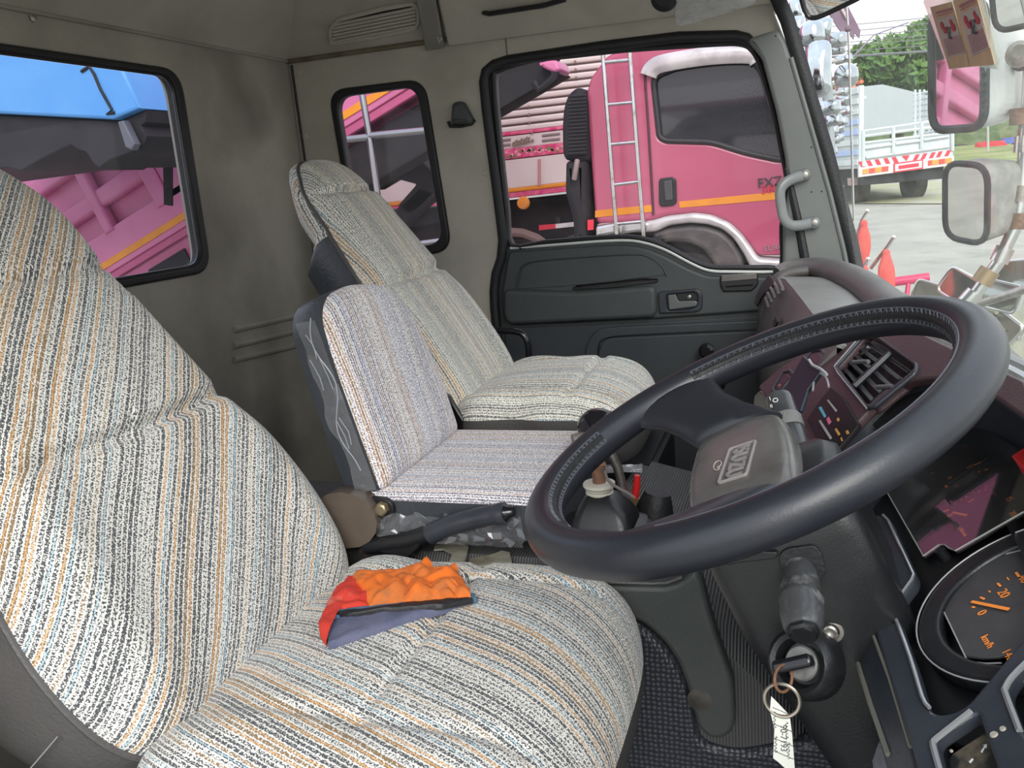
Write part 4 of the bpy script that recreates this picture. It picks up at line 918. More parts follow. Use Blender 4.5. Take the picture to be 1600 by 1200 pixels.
# passenger pod with its lighter top
RIDGE = [(2.10, -.052, .742), (2.02, -.034, .749), (1.85, -.016, .751), (1.65, .004, .752), (1.45, .024, .752), (1.25, .046, .748)]
R = []; R2 = []
for y, x, z in RIDGE:
    e = .5 if y > 2.09 else 1
    R.append([V((x - .050 * e, y, .46)), V((x - .055 * e, y, .60)), V((x - .050 * e, y, .66)), V((x - .030 * e, y, .715)), V((x, y, z)), V((x + .03, y, z - .01)), V((x + .04, y, .46))])
    R2.append([V((x, y, z + .001)), V((x + .008, y, z + .003)), V((.09, y, z - .002)), V((.14, y, z - .006)), V((.14, y, z - .03)), V((x, y, z - .03))])
obj('passenger_pod', loft(R), M['dashgrey'], db, angle=35); obj('pod_top', loft(R2), M['dashtop'], db, angle=35)
obj('pod_rim', T(cat([V((RIDGE[0][1] - .030, 2.105, .46)), V((RIDGE[0][1] - .036, 2.11, .60)), V((RIDGE[0][1] - .022, 2.11, .70)), V((RIDGE[0][1] + .005, 2.10, .742)), V((RIDGE[0][1] + .05, 2.12, .752)), V((RIDGE[0][1] + .12, 2.12, .750)), V((RIDGE[0][1] + .17, 2.02, .752)), V((RIDGE[0][1] + .19, 1.90, .745))], 5, False), .014, n=10), surf('pod_rim_grey', (.075, .067, .065), .5, bump=.3, bscale=600), db)
# louvres at the outer end of the pod
FV = F(V((-.062, 2.0, .70)), (.10, -.98, .0), (.30, 0, .80))
lv = [(1218, 434), (1229, 447), (1222, 455), (1212, 462), (1204, 472), (1198, 484), (1194, 478), (1198, 464), (1206, 448)]
gr = plate('side_louvre', FV, fil(FV.pxs(lv), .004), .004, M['rubber'], db, w=.024)
for (x0, y0, x1, y1) in ((1217, 437, 1224, 452), (1211, 443, 1217, 457), (1205, 450, 1211, 463), (1200, 458, 1206, 470), (1197, 466, 1201, 478)):
    obj('louvre_fin', T([FV.p(*FV.px(x0, y0, .024), .025), FV.p(*FV.px(x1, y1, .024), .025)], .0034, n=6), M['dashgrey'], gr)
plate('pod_notch', FV, FV.pxs([(1208, 506), (1214, 494), (1217, 503), (1211, 513)], .014), .003, M['black'], db, w=.016)
plate('pod_slot', FV, FV.pxs([(1246, 504), (1257, 499), (1261, 501), (1250, 508)], .008), .003, M['black'], db, w=.012)
# padded roll along the windscreen
rl_ = [onZ(x, y, .752) for x, y in ((1216, 446), (1232, 437), (1262, 433), (1300, 438), (1345, 462), (1390, 489), (1440, 520))]
rl_ = [V((-.05, 2.17, .74)), V((-.02, 2.175, .752)), V((.04, 2.13, .758)), V((.085, 1.98, .760)), V((.115, 1.80, .760)), V((.135, 1.60, .757)), V((.16, 1.40, .75)), V((.20, 1.15, .735))]
obj('padded_roll', T(cat(rl_, 5, False), .0300, n=16, sq=.75), M['dashgrey'], db)
# silver strip and sill near the glass
s_ = [onZ(x, y, .735) for x, y in ((1410, 500), (1440, 516), (1480, 534), (1530, 557), (1600, 592), (1680, 640))]
obj('sill_strip', T(cat(s_, 4, False), .0075, n=8), M['silver'], db)
obj('sill_strip', T(cat([p + V((.024, .01, -.002)) for p in s_], 4, False), .009, n=8), surf('sill_grey', (.20, .20, .205), .3, metal=.3), db)
# centre panel facing the driver
cpx = [(1184, 604), (1206, 628), (1226, 655), (1250, 690), (1262, 705), (1294, 728), (1303, 700), (1330, 668), (1354, 642), (1374, 620), (1398, 603), (1420, 595), (1442, 591), (1471, 590), (1510, 598), (1555, 620), (1605, 655), (1680, 720), (1720, 640), (1610, 598), (1530, 562), (1480, 539), (1440, 520), (1400, 505), (1330, 520), (1268, 545), (1225, 570)]
vent_o = fil(FCN.pxs([(1309, 574), (1354, 523), (1376, 533), (1431, 572), (1429, 582), (1364, 634), (1355, 634)]), .005)
plate('centre_panel', FCN, [fil(FCN.pxs(cpx), .008), vent_o], .012, M['maroon'], db, bev=.003, seg=3)
hood = FCN.pxs([(1294, 728), (1303, 700), (1330, 668), (1354, 642), (1374, 620), (1398, 603), (1420, 595), (1442, 591), (1471, 590), (1510, 598), (1555, 620), (1605, 655)], -.004)
obj('hood_lip', T([FCN.p(p[0], p[1], -.004) for p in cat(hood, 4, False)], .0035, n=8), M['black'], db)
fw = []
for x, y in cat([V(p) for p in ((1294, 728), (1330, 668), (1354, 642), (1398, 603), (1442, 591), (1510, 598), (1605, 655), (1700, 740))], 4, False):
    q = FCN.p(*FCN.px(x, y, -.006), -.006); fw.append((q, q + V((.06, 0, -.10))))
obj('hood_underside', loft([[a, b] for a, b in fw], closed=False, cap=False), M['navy'], db)
# centre vent
vt = plate('centre_vent', FCN, [fil(FCN.pxs([(1303, 574), (1352, 519), (1378, 529), (1437, 571), (1434, 584), (1366, 640), (1354, 640)]), .006), vent_o], .006, M['navy'], db, bev=.0025, w=.004, seg=3)
plate('vent_cavity', FCN, fil(FCN.pxs([(1295, 575), (1350, 508), (1380, 520), (1446, 572), (1440, 590), (1368, 650), (1350, 650)]), .004), .003, M['rubber'], vt, w=-.022)
def ln(fr, x0, y0, x1, y1, w, r, m, par, nm='fin', n=6, sq=1): return obj(nm, T([fr.p(*fr.px(x0, y0, w), w), fr.p(*fr.px(x1, y1, w), w)], r, n=n, sq=sq), m, par)
A_, B_, C_, D2 = V((1311, 575)), V((1354, 527)), V((1429, 576)), V((1359, 633))
for side in (0, 1):
    e0, e1 = (0.0, .47) if side == 0 else (.53, 1.0)
    for k in range(5):
        s = (k + .5) / 5
        P0 = A_.lerp(B_, s); P1 = D2.lerp(C_, s); a = P0.lerp(P1, e0); b = P0.lerp(P1, e1)
        ln(FCN, a.x, a.y, b.x, b.y, -.008, .0034, surf('fin_grey', (.022, .022, .024), .38) if (k == 0 and side == 0) else bpy.data.materials['fin_grey'], vt, 'fin', 6, .35)
m0 = A_.lerp(D2, .5); m1 = B_.lerp(C_, .5); ln(FCN, m0.x, m0.y, m1.x, m1.y, -.004, .0045, M['navy'], vt, 'divider')
for x, y in ((1343, 566), (1381, 605)):
    ln(FCN, x - 10, y, x + 14, y - 1, 0.0, .0028, M['silver'] if 0 else surf('tab_grey', (.12, .12, .12), .4), vt, 'vent_tab', 8)
obj('vent_highlight', T([FCN.p(*FCN.px(x, y, .004), .005) for x, y in ((1350, 520), (1304, 573), (1310, 584), (1355, 639))], .0011, n=6), surf('edge_grey', (.24, .24, .25), .3), vt)
# switches
for nm, px, fill in (('rocker_switch', [(1206, 610), (1224, 580), (1236, 577), (1244, 586), (1226, 606), (1222, 618), (1212, 618)], M['black']), ('rocker_switch', [(1249, 575), (1268, 548), (1285, 545), (1295, 556), (1277, 580), (1255, 585)], M['black']), ('rocker_switch', [(1298, 548), (1308, 535), (1322, 528), (1310, 550), (1303, 553)], M['black'])):
    p_ = fil(FCN.pxs(px), .003); c = (sum(q[0] for q in p_) / len(p_), sum(q[1] for q in p_) / len(p_))
    pin = [(c[0] + (a - c[0]) * .62, c[1] + (b - c[1]) * .62) for a, b in p_]
    sw_ = plate(nm, FCN, [p_, [(c[0] + (a - c[0]) * .8, c[1] + (b - c[1]) * .8) for a, b in p_]], .004, M['navy'], db, bev=.001, w=.003)
    plate('rocker', FCN, pin, .004, M['black'], sw_, bev=.001, w=.002)
    plate('rocker_mark', FCN, [(c[0] - .004, c[1] - .008), (c[0] + .004, c[1] - .008), (c[0] + .004, c[1] - .004), (c[0] - .004, c[1] - .004)], .0006, surf('faded_red', (.35, .11, .09), .5) if nm + 'x' not in MW else None, sw_, w=.0025); 
# phone-like dark flap
FPH = F(onY(1262, 610, 1.10), (.35, -.93, 0), (math.sin(D_(40)), 0, math.cos(D_(40))))
fl_ = plate('card_flap', FPH, fil(FPH.pxs([(1236, 622), (1244, 602), (1266, 563), (1293, 586), (1292, 590), (1272, 618), (1262, 650), (1242, 650)]), .002), .006, surf('flap_navy', (.02, .024, .038), .3), db, bev=.0015, w=.012)
obj('flap_edge', T([FPH.p(*FPH.px(x, y, .013), .014) for x, y in ((1265, 563), (1270, 571), (1284, 578), (1293, 586))], .0018, n=6), surf('flap_edge_white', (.5, .5, .52), .4), fl_)
obj('flap_arm', T(cat([FPH.p(*FPH.px(x, y, .008), .010) for x, y in ((1272, 612), (1275, 590), (1283, 585), (1293, 592), (1297, 606))], 4, False), .0013, n=6), surf('arm_white', (.34, .34, .36), .4), fl_)
# heater control display
FHC = FCN.off(-.004)
hc = plate('heater_panel', FHC, fil(FHC.pxs([(1261, 658), (1284, 625), (1300, 606), (1318, 620), (1344, 664), (1300, 716), (1290, 706)], .006), .004), .006, surf('heater_black', (.012, .010, .012), .45, spec=.25), db, bev=.001, w=.008)
hx = lambda x, y: FHC.px(x, y, .0085)
items = lambda L: [([hx(*q) for q in P], .0006, .0088) for P in L]
obj('blue_mark', plates(FHC, items([[(1279, 637), (1283, 635), (1291, 650), (1288, 653)], ])), M['cyan_p'], hc, smooth=False)
obj('pink_mark', plates(FHC, items([[(1291, 655), (1295, 651), (1299, 659), (1295, 664)]])), M['pink_p'], hc, smooth=False)
obj('white_mark', plates(FHC, items([[(1292, 626), (1294, 624), (1308, 641), (1306, 644)], [(1279, 658), (1282, 656), (1300, 684), (1297, 687)]])), surf('grey_mark', (.36, .35, .33), .6), hc, smooth=False)
obj('orange_mark', plates(FHC, items([[(1304, 671), (1307, 669), (1313, 678), (1310, 681)], [(1307, 655), (1310, 652), (1312, 656), (1309, 659)], [(1321, 674), (1325, 672), (1327, 677), (1323, 679)], [(1313, 685), (1315, 683), (1317, 688), (1315, 690)]])), surf('orange_mark', (.62, .30, .06), .6), hc, smooth=False)
FSL = F(FCN.p(*FCN.px(1265, 690), -.01), FCN.h, V((.25, 0, .9)))
plate('console_side', FHC, fil(FHC.pxs([(1246, 660), (1262, 662), (1293, 712), (1290, 728), (1262, 705), (1243, 672)], .0), .003), .03, surf('console_grey', (.06, .062, .068), .35, c2=(.09, .09, .095), scale=20), db, bev=.003, w=.002)
FAS = F(onY(1195, 650, 1.30), (.22, -.975, 0), (.25, 0, .9))
at_ = plate('ashtray', FAS, fil(FAS.pxs([(1176, 640), (1178, 618), (1186, 609), (1196, 616), (1212, 640), (1222, 700), (1180, 690)]), .006), .05, M['tan'], db, bev=.004)
plate('ashtray_face', FAS, fil(FAS.pxs([(1183, 655), (1186, 650), (1204, 672), (1210, 700), (1184, 690)], .001), .004), .003, M['navy'], at_, bev=.001, w=.002)
# ---------------------------------------------------------------- instrument cluster
ic_ = thing('instrument_cluster', 'black instrument cluster behind the steering wheel with orange-marked dials', 'instrument cluster', (.2, .75, .45))
BC = math.radians(60); oc = onY(1443, 868, .82)
FCL2 = F(oc, (.12, -.99, 0), (math.sin(BC), 0, math.cos(BC)))
X2 = lambda L, w=0: FCL2.pxs(L, w)
plate('cluster_backing', FCL2, fil(X2([(1330, 760), (1400, 690), (1500, 610), (1640, 590), (1760, 760), (1760, 1250), (1500, 1180), (1452, 1110), (1400, 1000), (1400, 950), (1430, 905), (1390, 830)], -.03), .01), .01, M['black'], ic_, w=-.020)
gpx = [(1383, 764), (1443, 869), (1448, 866), (1467, 852), (1476, 851), (1483, 857), (1493, 861), (1500, 858), (1600, 800), (1660, 762), (1590, 700), (1512, 654), (1440, 700)]
plate('gauge_face', FCL2, X2(gpx, -.012), .004, surf('gauge_black', (.017, .016, .018), .45, c2=(.028, .026, .028), scale=15), ic_, w=-.012)
BG = math.radians(52); FGL = F(oc, (.12, -.99, 0), (math.sin(BG), 0, math.cos(BG)))
plate('gauge_glass', FGL, FGL.pxs(gpx), .0022, M['smoked'], ic_, w=0)
obj('glass_edge', T([FGL.p(*FGL.px(x, y), .0004) for x, y in ((1383, 764), (1443, 869), (1467, 852), (1476, 851), (1483, 857), (1493, 861), (1600, 800))], .0007, n=5), surf('glass_edge', (.30, .30, .28), .3), ic_)
FG = FCL2.off(-.0115)
def gt(s, x, y, size, rot=0): return text('gauge_number', s, FG, *FG.px(x, y), size, M['orange_p'], ic_, rot=rot, t=.0003)
for s_, x, y, z in (('0', 1484, 806, .0085), ('5', 1517, 783, .0085), ('10', 1549, 773, .0085), ('15', 1577, 780, .0085), ('20', 1582, 803, .0085), ('x100r/min', 1504, 831, .0052), ('0', 1484, 747, .0065), ('5', 1494, 760, .0055), ('10', 1528, 738, .006), ('kPa', 1479, 761, .0045), ('5', 1518, 727, .005)):
    gt(s_, x, y, z)
mk = []
def mark(x0, y0, x1, y1, wd=.0011, fr=None, w=.0008):
    fr = fr or FG; a = V(fr.px(x0, y0)); b = V(fr.px(x1, y1)); d = (b - a).normalized(); q = V((-d.y, d.x)) * wd; return ([tuple(a + q), tuple(b + q), tuple(b - q), tuple(a - q)], .0004, w)
for q in ((1489, 801, 1511, 806, .0014), (1475, 800, 1483, 797, .0009), (1408, 744, 1413, 749, .0016), (1475, 695, 1478, 705, .0016), (1401, 753, 1407, 750, .0005), (1455, 741, 1459, 739, .0006), (1511, 732, 1533, 723, .0007), (1539, 735, 1544, 734, .0008), (1491, 788, 1495, 786, .0006), (1501, 782, 1504, 780, .0006), (1519, 771, 1522, 769, .0006), (1529, 769, 1532, 768, .0006), (1509, 778, 1512, 776, .001), (1539, 764, 1541, 767, .0006)): mk.append(mark(*q))
for q in mk: obj('gauge_mark', plates(FG, [q]), M['orange_p'], ic_, smooth=False)
obj('red_marks', plates(FG, [mark(1506, 697, 1511, 699, .0012), mark(1514, 718, 1519, 716, .0012)]), M['dkred'], ic_, smooth=False)
bm = bmesh.new(); lathe(bm, FCL2.p(*FCL2.px(1472, 865, -.004), -.010), FCL2.n, [(0, .0055), (.010, .005), (.011, .003)], 14); obj('trip_knob', bm, M['black'], ic_)
# speedometer
import statistics
cp3 = [FCL2.px(x, y) for x, y in ((1428, 975), (1520, 858), (1530, 1058))]
def circ(p, q, r):
    ax, ay = p; bx, by = q; cx, cy = r; d = 2 * (ax * (by - cy) + bx * (cy - ay) + cx * (ay - by))
    ux = ((ax * ax + ay * ay) * (by - cy) + (bx * bx + by * by) * (cy - ay) + (cx * cx + cy * cy) * (ay - by)) / d
    uy = ((ax * ax + ay * ay) * (cx - bx) + (bx * bx + by * by) * (ax - cx) + (cx * cx + cy * cy) * (bx - ax)) / d
    return ux, uy, math.hypot(ax - ux, ay - uy)
ux, uy, ur = circ(*cp3)
print('speedo circle', ux, uy, ur)
plate('speedometer_bezel', FCL2, [ell(ux, uy, ur, n=64), ell(ux, uy, ur * .80, n=64)], .014, M['black'], ic_, w=-.004, bev=.004, seg=3)
obj('bezel_ring', T([FCL2.p(a, b, -.004) for a, b in ell(ux, uy, ur, n=72)], .0007, n=6, closed=True), surf('bezel_edge', (.33, .33, .33), .3), ic_)
FSP = FCL2.off(-.014)
sp_px = [(1470, 946), (1478, 933), (1500, 908), (1530, 886), (1570, 866), (1610, 856), (1680, 900), (1680, 1000), (1620, 1020), (1565, 1036), (1540, 1037), (1512, 1034)]
plate('speedometer_face', FSP, FSP.pxs(sp_px), .003, surf('dial_grey', (.050, .050, .052), .4, c2=(.065, .065, .066), scale=30), ic_, w=.006)
FS2 = FSP.off(.0062)
obj('dial_edge', T([FS2.p(*FS2.px(x, y), 0) for x, y in ((1610, 856), (1570, 866), (1530, 886), (1500, 908), (1478, 933), (1470, 946), (1512, 1034), (1540, 1037), (1565, 1036))], .0007, n=5), surf('dial_edge', (.32, .32, .32), .4), ic_)
for s_, x, y, z, r_ in (('20', 1568, 928, .0115, 0), ('0', 1534, 958, .0105, 0), ('km/h', 1543, 1003, .0085, 0), ('140', 1576, 1024, .0095, 0), ('40', 1600, 905, .011, 0)):
    text('speed_number', s_, FS2, *FS2.px(x, y), z, M['orange_p'], ic_, rot=r_, t=.0003)
obj('speed_marks', plates(FS2, [mark(1519, 949, 1524, 950, .0009, FS2), mark(1532, 934, 1539, 937, .0010, FS2), mark(1545, 924, 1548, 926, .0006, FS2), mark(1559, 912, 1564, 917, .0010, FS2), mark(1574, 903, 1577, 907, .0006, FS2), mark(1588, 895, 1593, 902, .0011, FS2), mark(1519, 942, 1578, 954, .0016, FS2, .0016)]), M['orange_p'], ic_, smooth=False)
# trim pieces round the cluster
FT2 = FCL2.off(.004)
lp = [(1366, 984), (1384, 944), (1400, 958), (1430, 1040), (1447, 1100), (1456, 1111), (1470, 1116), (1490, 1112), (1512, 1100), (1545, 1060), (1600, 996), (1640, 950), (1760, 880), (1900, 1100), (1800, 1400), (1450, 1400), (1430, 1190), (1405, 1110)]
pock = fil(FT2.pxs([(1462, 1160), (1466, 1150), (1528, 1110), (1540, 1150), (1558, 1200), (1545, 1240), (1480, 1240)]), .006)
pk2 = fil(FT2.pxs([(1572, 1078), (1588, 1052), (1640, 1010), (1720, 1040), (1720, 1200), (1612, 1160), (1596, 1140)]), .01)
lwp = plate('lower_panel', FT2, [fil(FT2.pxs(lp), .008), pock, pk2], .012, M['navy'], ic_, bev=.003, seg=3)
obj('panel_edge', T(cat([FT2.p(*FT2.px(x, y), .0015) for x, y in ((1384, 946), (1398, 962), (1424, 1030), (1443, 1092), (1454, 1108))], 3, False), .0016, n=6), M['silver'], lwp)
obj('pocket_edge', T(cat([FT2.p(*FT2.px(x, y), .0005) for x, y in ((1480, 1240), (1459, 1168), (1461, 1158), (1470, 1150), (1518, 1112))], 3, False), .0022, n=6), surf('worn_edge', (.20, .20, .205), .35), lwp)
obj('pocket_edge', T(cat([FT2.p(*FT2.px(x, y), .0005) for x, y in ((1594, 1143), (1572, 1085), (1571, 1076), (1582, 1058), (1610, 1030))], 3, False), .0022, n=6), bpy.data.materials['worn_edge'], lwp)
plate('pocket_floor', FT2, pock, .004, surf('dusty_pocket', (.02, .02, .02), .5, c2=(.30, .24, .16), scale=26, lo=.55, hi=.8), lwp, w=-.016)
plate('pocket_floor', FT2, pk2, .004, M['black'], lwp, w=-.022)
obj('arrow_marks', plates(FT2.off(-.012), [(FT2.off(-.012).pxs(P), .0006, 0) for P in ([(1513, 1190), (1519, 1184), (1521, 1186), (1516, 1192)], [(1532, 1174), (1538, 1165), (1535, 1164), (1542, 1162), (1541, 1169), (1539, 1167), (1534, 1176)])]), M['white_p'], lwp, smooth=False)
for x, y, r in ((1553, 1148, .0028), (1567, 1139, .0022), (1487, 1174, .0012)):
    bm = bmesh.new(); lathe(bm, FT2.p(*FT2.px(x, y), 0), FT2.n, [(0, r), (.001, r * .8)], 10); obj('glue_spot', bm, surf('glue', (.33, .30, .24), .7) if x == 1553 else bpy.data.materials['glue'], lwp)
us = plate('upper_spar', FT2, fil(FT2.pxs([(1343, 818), (1352, 806), (1376, 806), (1392, 813), (1432, 900), (1430, 910), (1400, 950), (1392, 946), (1384, 934), (1398, 912), (1366, 838)]), .004), .012, M['navy'], ic_, bev=.003, w=.002)
obj('spar_edge', T([FT2.p(*FT2.px(x, y), .003) for x, y in ((1382, 808), (1390, 816), (1430, 902), (1427, 910), (1396, 953))], .0014, n=6), M['silver'], us)
FKP = F(FCL2.p(*FCL2.px(1370, 1000), 0), FCL2.h, V((.35, 0, .8)))
kp = plate('knee_panel', FKP, fil(FKP.pxs([(1333, 1012), (1338, 1000), (1362, 984), (1368, 990), (1400, 1090), (1428, 1180), (1450, 1260), (1400, 1260), (1352, 1090)]), .006), .06, M['navy'], ic_, bev=.004, w=0, seg=3)
obj('knee_edge', T([FKP.p(*FKP.px(x, y), .001) for x, y in ((1363, 984), (1392, 1060), (1425, 1168))], .0016, n=6), surf('dusty_edge', (.15, .145, .12), .6), kp)
obj('knee_edge', T([FKP.p(*FKP.px(x, y), .001) for x, y in ((1340, 1030), (1362, 1100), (1390, 1180))], .0022, n=6), bpy.data.materials['dusty_edge'], kp)
ck = thing('clear_knob', 'faceted clear plastic knob at the bottom edge of the picture under the dashboard', 'knob', onY(1410, 1220, .72))
kc_ = onY(1408, 1204, .70); bm = bmesh.new(); bmesh.ops.create_icosphere(bm, subdivisions=2, radius=.027)
for v in bm.verts: v.co = V((v.co.x * .85, v.co.y, v.co.z * 1.25)) + kc_
obj('knob', bm, glass('clear_plastic', (.9, .92, .95), haze=.25, hcol=(.75, .78, .85), ior=1.6), ck, smooth=False)
obj('knob_core', T([kc_ - V((0, 0, .05)), kc_ + V((0, 0, .012))], .010, n=10), M['white_p'], ck)
obj('stem', T([kc_ - V((-.02, 0, .10)), kc_ - V((0, 0, .03))], .006, n=8), M['steel'], ck)
# red connector inside the dark recess on the right, and warning lamp strip
rc = plate('warning_lens', FCL2, fil(X2([(1580, 712), (1612, 692), (1640, 720), (1598, 732)], .035), .002), .02, M['red'], ic_, w=.035)
obj('lens_rail', T([FCL2.p(*FCL2.px(x, y), .002) for x, y in ((1535, 668), (1560, 652), (1585, 650))], .0012, n=6), surf('rail_grey', (.18, .18, .19), .35), ic_)
# ================================================================ small things near the glass
im = thing('interior_mirror', 'interior rear-view mirror with a dark rim at the top of the windscreen', 'mirror', onY(1290, -5, 1.75))
_p = onY(1290, -5, 1.75); _n = ((V((-.75, 1.0, .75)) - _p).normalized() - (_p - CAM).normalized()).normalized(); _h = V((0, 0, 1)).cross(_n).normalized(); FIM = F(_p, _h, _n.cross(_h))
ip = [(1236, -70), (1250, -12), (1257, 14), (1264, 27), (1274, 28), (1290, 22), (1336, 0), (1420, -45), (1400, -110)]
if FIM.n.dot(_n) < 0: print('mirror frame flipped')
plate('mirror_shell', FIM, fil(FIM.pxs(ip), .006), .02, M['black'], im, bev=.004)
io = FIM.pxs(ip, .001); cc = (sum(p[0] for p in io) / 9, sum(p[1] for p in io) / 9)
plate('mirror_glass', FIM, fil([(cc[0] + (a - cc[0]) * .945, cc[1] + (b - cc[1]) * .945) for a, b in io], .006), .002, M['mirror'], im, w=.001, bev=.0003)
obj('mirror_rim', T([FIM.p(a, b, .001) for a, b in fil(FIM.pxs(ip), .006)], .0045, n=8, closed=True), M['black'], im)
obj('mirror_stalk', T([FIM.p(cc[0], cc[1] + .03, -.02), FIM.p(cc[0], cc[1] + .10, -.03)], .007), M['black'], im)
def wsplane(x, y, y0):
    # tangent frame of the windscreen near depth y0
    o = V((wsx(y0, 1.05), y0, 1.05)); dy = V((wsx(y0 - .05, 1.05) - wsx(y0 + .05, 1.05), -.1, 0)); dz = V((-.185, 0, 1)); return F(o, dy, dz)
FST = wsplane(0, 0, 1.0); FST = FST.off(.012)
st_ = thing('windscreen_sticker', 'pair of orange-bordered printed cards in a clear sleeve stuck to the windscreen', 'sticker', FST.p(*FST.px(1510, 50)))
plate('sleeve', FST, FST.pxs([(1444, 3), (1452, -20), (1530, -45), (1562, 92), (1560, 108), (1530, 103), (1484, 108)]), .0008, glass('sleeve_film', (.93, .95, .93), haze=.14, hcol=(.85, .9, .85)), st_, w=.001, bev=.0001)
for card in ([(1454, 11), (1488, 2), (1514, 88), (1516, 104), (1484, 108)], [(1490, 1), (1524, -16), (1552, 88), (1555, 101), (1516, 104)]):
    c1 = plate('card', FST, FST.pxs(card, .002), .0006, M['card'], st_, w=.0025, bev=.0001)
    x0, y0 = card[0]; dx = card[1][0] - x0; L2 = lambda u, v: (x0 + (card[1][0] - x0) * u + (card[3][0] - card[0][0] - (card[1][0] - x0) * 1.0) * v * .98 + 0 * u, y0 + (card[1][1] - y0) * u + (104 - y0) * v)
    q = [L2(.10, .22), L2(.88, .22), L2(.88, .86), L2(.10, .86)]
    plate('card_panel', FST, FST.pxs(q, .003), .0004, M['card_grey'], c1, w=.0031, bev=.0001)
    FX = FST.off(.0034)
    L_ = []
    for k in range(9):
        v = .56 + k * .032; L_.append((FX.pxs([L2(.14, v), L2(.86, v), L2(.86, v + .012), L2(.14, v + .012)]), .0002, .0002))
    L_.append((FX.pxs([L2(.16, .10), L2(.88, .10), L2(.88, .135), L2(.16, .135)]), .0002, .0002)); L_.append((FX.pxs([L2(.16, .165), L2(.88, .165), L2(.88, .178), L2(.16, .178)]), .0002, .0002))
    obj('print_lines', plates(FX, L_, .00005), M['maskgrey'], c1, smooth=False)
    L_ = []
    for u, v, ru, rv in ((.26, .34, .07, .07), (.34, .43, .09, .05), (.68, .32, .05, .05), (.72, .41, .09, .07), (.40, .40, .05, .03)):
        L_.append((FX.pxs([L2(u + ru * math.cos(a), v + rv * math.sin(a)) for a in [k * math.pi / 6 for k in range(12)]]), .0002, .0003))
    for q in L_: obj('red_print', plates(FX, [q], .00005), M['dkred'], c1, smooth=False)
    FXm = F(FX.p(*FX.px(*L2(.5, .50)), .0004), -FX.h, FX.v)                # the year reads mirrored: it is printed for outside
    me_t = text('year_print', '2561', FX, 0, 0, .014, M['ink'], c1, t=.0002, w=0)
    c_uv = FX.px(*L2(.50, .49)); inv = wm(c1).inverted(); fwd = wm(c1)
    Mx = Matrix.Translation(FX.p(c_uv[0], c_uv[1], .0006)) @ FX.mat() @ Matrix.Rotation(D_(-8), 4, 'Z') @ Matrix.Diagonal((-1, 1, 1, 1)) @ FX.mat().inverted() @ Matrix.Translation(-FX.p(0, 0, 0))
    me_t.data.transform(inv @ Mx @ fwd)
#@@OUT
# ================================================================ OUTSIDE, PASSENGER SIDE
GXX = lambda px, y: onY(px, 300, y).x
FO = F((0, 6.0, 0), (1, 0, 0), (0, 0, 1))
pk = thing('pink_truck', 'glossy pink truck cab with a silver wheel arch, seen through the passenger door window', 'truck', (onY(1100, 300, 7).x, 7.0, GZ(7)))
P6 = lambda L, w=0: FO.pxs(L, w)
arch = [(932, 364), (932, 350), (1020, 345), (1040, 338), (1085, 333), (1110, 336), (1138, 348), (1158, 366), (1172, 385), (1184, 400)]
win = [(1020, 120), (1060, 104), (1110, 96), (1178, 96), (1190, 112), (1200, 150), (1216, 200), (1228, 252), (1166, 239), (1112, 222), (1040, 220), (1030, 214)]
cab_px = [(915, 150), (922, 122), (949, 86), (990, 72), (1130, 60), (1220, 55), (1262, 90), (1300, 230), (1318, 300), (1318, 398)] + [(1184, 400), (1172, 385), (1158, 366), (1138, 348), (1110, 336), (1085, 333), (1040, 338), (1020, 345)] + [(932, 350), (929, 335), (921, 225)]
plate('cab_side', FO, [fil(P6(cab_px), .03), fil(P6(win), .06)], .10, M['pink'], pk, bev=.03, seg=3)
bx = FO.px(932, 200); bz = FO.px(1318, 60)
c0 = P6([(918, 160), (950, 88), (1130, 62), (1220, 57), (1262, 92), (1300, 230), (1316, 300), (1316, 395), (1186, 398), (1110, 334), (934, 345)])
plate('cab_body', FO, [c0], 2.15, M['pink'], pk, w=-.12, bev=.05)
plate('far_side', FO, [fil(P6(cab_px), .03), fil(P6(win), .06)], .08, M['pink'], pk, bev=.03, w=-2.3)
plate('cab_window', FO, fil(P6(win), .06), .02, M['dkglass'], pk, w=-.03)
obj('window_seal', T([FO.p(a, b, .0) for a, b in fil(P6(win), .06)], .018, n=8, closed=True), M['rubber'], pk)
obj('rain_guard', T(cat([FO.p(*FO.px(x, y), .03) for x, y in ((1014, 119), (1020, 108), (1040, 99), (1110, 88), (1172, 86), (1185, 96))], 4, False), .055, n=10, sq=.35, up0=V((0, -1, 0))), M['white_fender'], pk)
obj('door_gap', T(cat([FO.p(*FO.px(x, y), .001) for x, y in ((1030, 96), (1012, 103), (1008, 120), (1012, 180), (1017, 260), (1021, 336))], 4, False), .010, n=6), surf('shut_line', (.09, .02, .04), .6), pk)
obj('door_gap', T(cat([FO.p(*FO.px(x, y), .001) for x, y in ((1030, 96), (1110, 78), (1176, 72), (1190, 80))], 4, False), .008, n=6), bpy.data.materials['shut_line'], pk)
plate('orange_stripe', FO, P6([(930, 329), (1019, 320), (1019, 331), (930, 340)]), .006, M['orange'], pk, w=.005)
plate('orange_stripe', FO, P6([(1061, 315), (1310, 290), (1312, 303), (1062, 325)]), .006, M['orange'], pk, w=.005)
dh = plate('door_handle', FO, fil(P6([(1030, 279), (1052, 276), (1057, 281), (1058, 316), (1053, 321), (1034, 323), (1030, 318)]), .02), .03, M['black'], pk, w=.02, bev=.008)
plate('handle_grip', FO, fil(P6([(1037, 283), (1050, 281), (1052, 312), (1040, 314)], .02), .01), .02, surf('handle_gloss', (.06, .06, .065), .25), dh, w=.035, bev=.006)
text('model_badge', 'FXZ', FO, *FO.px(1203, 285), .085, surf('badge_dark', (.03, .03, .04), .4), pk, t=.01, w=.008, rot=D_(3))
